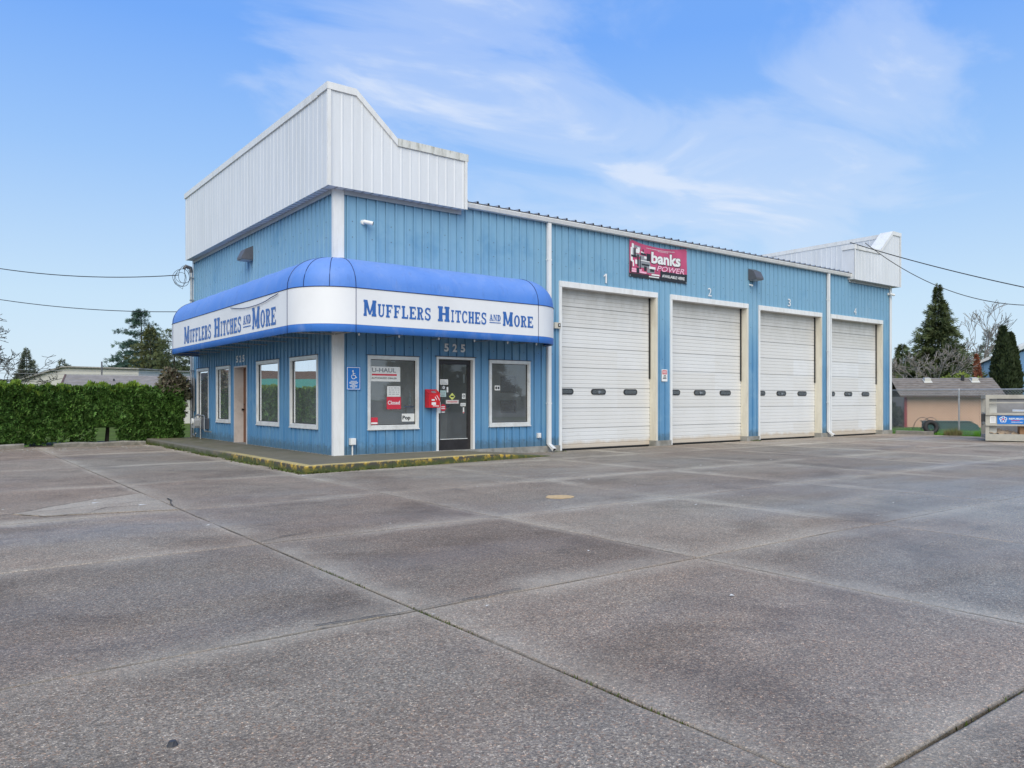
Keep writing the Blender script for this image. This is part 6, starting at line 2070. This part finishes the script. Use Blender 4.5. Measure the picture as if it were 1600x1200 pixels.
for i in range(12):
    u = 0.12 + 0.78 * i / 11
    rows.append([inbin(u, 0.12 + 0.5 * j / 6, 0.21 + max(0.0, (0.17 - abs(u - 0.35) * 0.25) * sin(pi * j / 6) + rnd.random() * 0.07)) for j in range(7)])
mb.grid(rows)
tag(mb.build("crumpled_paper", 'kraft', solid=False), "crumpled tan packing paper inside the dumpster's lower opening", "paper")
mb = MB()
mb.hexa([inbin(0.75, 0.3, 0.93), inbin(1.25, 0.3, 0.93), inbin(1.3, 0.7, 0.97), inbin(0.8, 0.7, 0.97), inbin(0.75, 0.3, 0.96), inbin(1.25, 0.3, 0.945), inbin(1.3, 0.7, 0.985), inbin(0.8, 0.7, 1.0)])
tag(mb.build("white_sheet", 'paper'), "white sheet poking above the dumpster's sign board", "paper")
mb = MB()
mb.hexa([inbin(0.3, 0.25, 0.205), inbin(2.1, 0.25, 0.205), inbin(2.1, 1.2, 0.205), inbin(0.3, 1.2, 0.205), inbin(0.5, 0.35, 0.9), inbin(1.9, 0.35, 0.9), inbin(1.9, 1.1, 0.92), inbin(0.5, 1.1, 0.92)])

# tyre, log edge, hoops, green trough, weeds
ty = thing("old_tyre", "worn black tyre leaning upright at the lawn edge", "tyre", (23.35, -1.35, 0))
def torus(mb, c, R_, r_, ax, k=26, m_=10, flat=1.0):
    ax = Vector(ax).normalized()
    a = ax.cross(Vector((0, 0, 1))).normalized()
    b = ax.cross(a)
    rows = []
    for i in range(k + 1):
        t_ = 2 * pi * i / k
        d = a * cos(t_) + b * sin(t_)
        rows.append([tuple(Vector(c) + d * (R_ + r_ * cos(2 * pi * j / m_)) + ax * r_ * flat * sin(2 * pi * j / m_)) for j in range(m_ + 1)])
    mb.grid(rows)
mb = MB(); torus(mb, (23.35, -1.35, 0.275), 0.20, 0.085, (-0.62, -0.70, 0.22), flat=1.1); mb.build("tread", 'rubber', ty, smooth=True)
mb = MB(); torus(mb, (23.35, -1.35, 0.275), 0.135, 0.018, (-0.62, -0.70, 0.22)); mb.build("bead", 'black', ty, smooth=True)
mb = MB()
a_, b_ = Vector((22.95, -0.25, 0)), Vector((23.1, -1.55, 0))
for q in range(1):
    d = (b_ - a_).normalized(); e_ = Vector((-d.y, d.x, 0)) * 0.07
    rows = []
    for i in range(9):
        p = a_.lerp(b_, i / 8)
        h = 0.13 + 0.012 * rnd.random()
        rows.append([tuple(p - e_), tuple(p - e_ + Vector((0, 0, h - 0.02))), tuple(p - e_ * .7 + Vector((0, 0, h))), tuple(p + e_ * .7 + Vector((0, 0, h))), tuple(p + e_ + Vector((0, 0, h - .02))), tuple(p + e_)])
    mb.grid(rows); mb.add(rows[0], [tuple(range(6))]); mb.add(rows[-1], [tuple(range(6))])
tag(mb.build("timber_edge", 'log'), "weathered grey timber at the lawn edge beside the tyre", "timber")
mb = MB()
for k_ in range(2):
    c = Vector((25.5 + 0.1 * k_, -0.05 - 0.28 * k_, -0.02))
    mb.tube([c + Vector((0.23 * cos(t_) * 0.8, -0.30 * cos(t_), 0.62 * sin(t_))) for t_ in [pi * i / 12 for i in range(13)]], 0.014, 5)
tag(mb.build("garden_hoops", 'cable'), "two thin dark hoops standing in the lawn behind the tyre", "hoops")
gtr = thing("green_trough", "long dark green upturned trough lying before the salmon shed", "trough", (27.24, 0.64, 0))
PG = frame_of((27.24, 0.64), 1.15, -1.51)
mb = MB(); mb.prism([(0, -0.03), (2.1, -0.03), (2.0, 0.26), (1.75, 0.37), (0.02, 0.37)], lambda u, z, v: PG(u, v, z), 0.0, 0.7); mb.build("hull", 'greenhull', gtr)
mb = MB(); mb.prism([(-0.03, 0.371), (1.78, 0.371), (1.78, 0.405), (-0.03, 0.405)], lambda u, z, v: PG(u, v, z), -0.04, 0.74); mb.build("rim", 'greenhull', gtr)
def weeds(name, label, x, y, r, h, n_, mat):
    tri = []
    for k_ in range(n_):
        a = rnd.random() * 6.28; q = r * math.sqrt(rnd.random())
        px_, py_ = x + q * cos(a), y + q * sin(a)
        hh_ = h * (0.4 + 0.6 * rnd.random()) * (1 - 0.5 * q / r)
        w__ = 0.008 + 0.008 * rnd.random()
        b = rnd.random() * 6.28
        tri.append([(px_ - w__ * cos(b), py_ - w__ * sin(b), -0.02), (px_ + w__ * cos(b), py_ + w__ * sin(b), -0.02), (px_ + 0.5 * hh_ * cos(a) * rnd.random(), py_ + 0.5 * hh_ * sin(a) * rnd.random(), hh_)])
    return tag(soup(name, tri, mat), label, "weeds", "weed clumps at the lawn edge")
weeds("weed_clump", "brownish weed clump at the lawn edge between the tyre and the fence post", 23.3, -2.15, 0.28, 0.42, 420, 'drygrass')
weeds("weed_clump", "green weed clump at the lawn edge beside the dumpster", 23.3, -3.25, 0.35, 0.40, 420, 'grass')
weeds("weed_clump", "low weed tuft at the foot of the pillar between bays two and three", 14.2, -0.12, 0.18, 0.09, 120, 'moss')
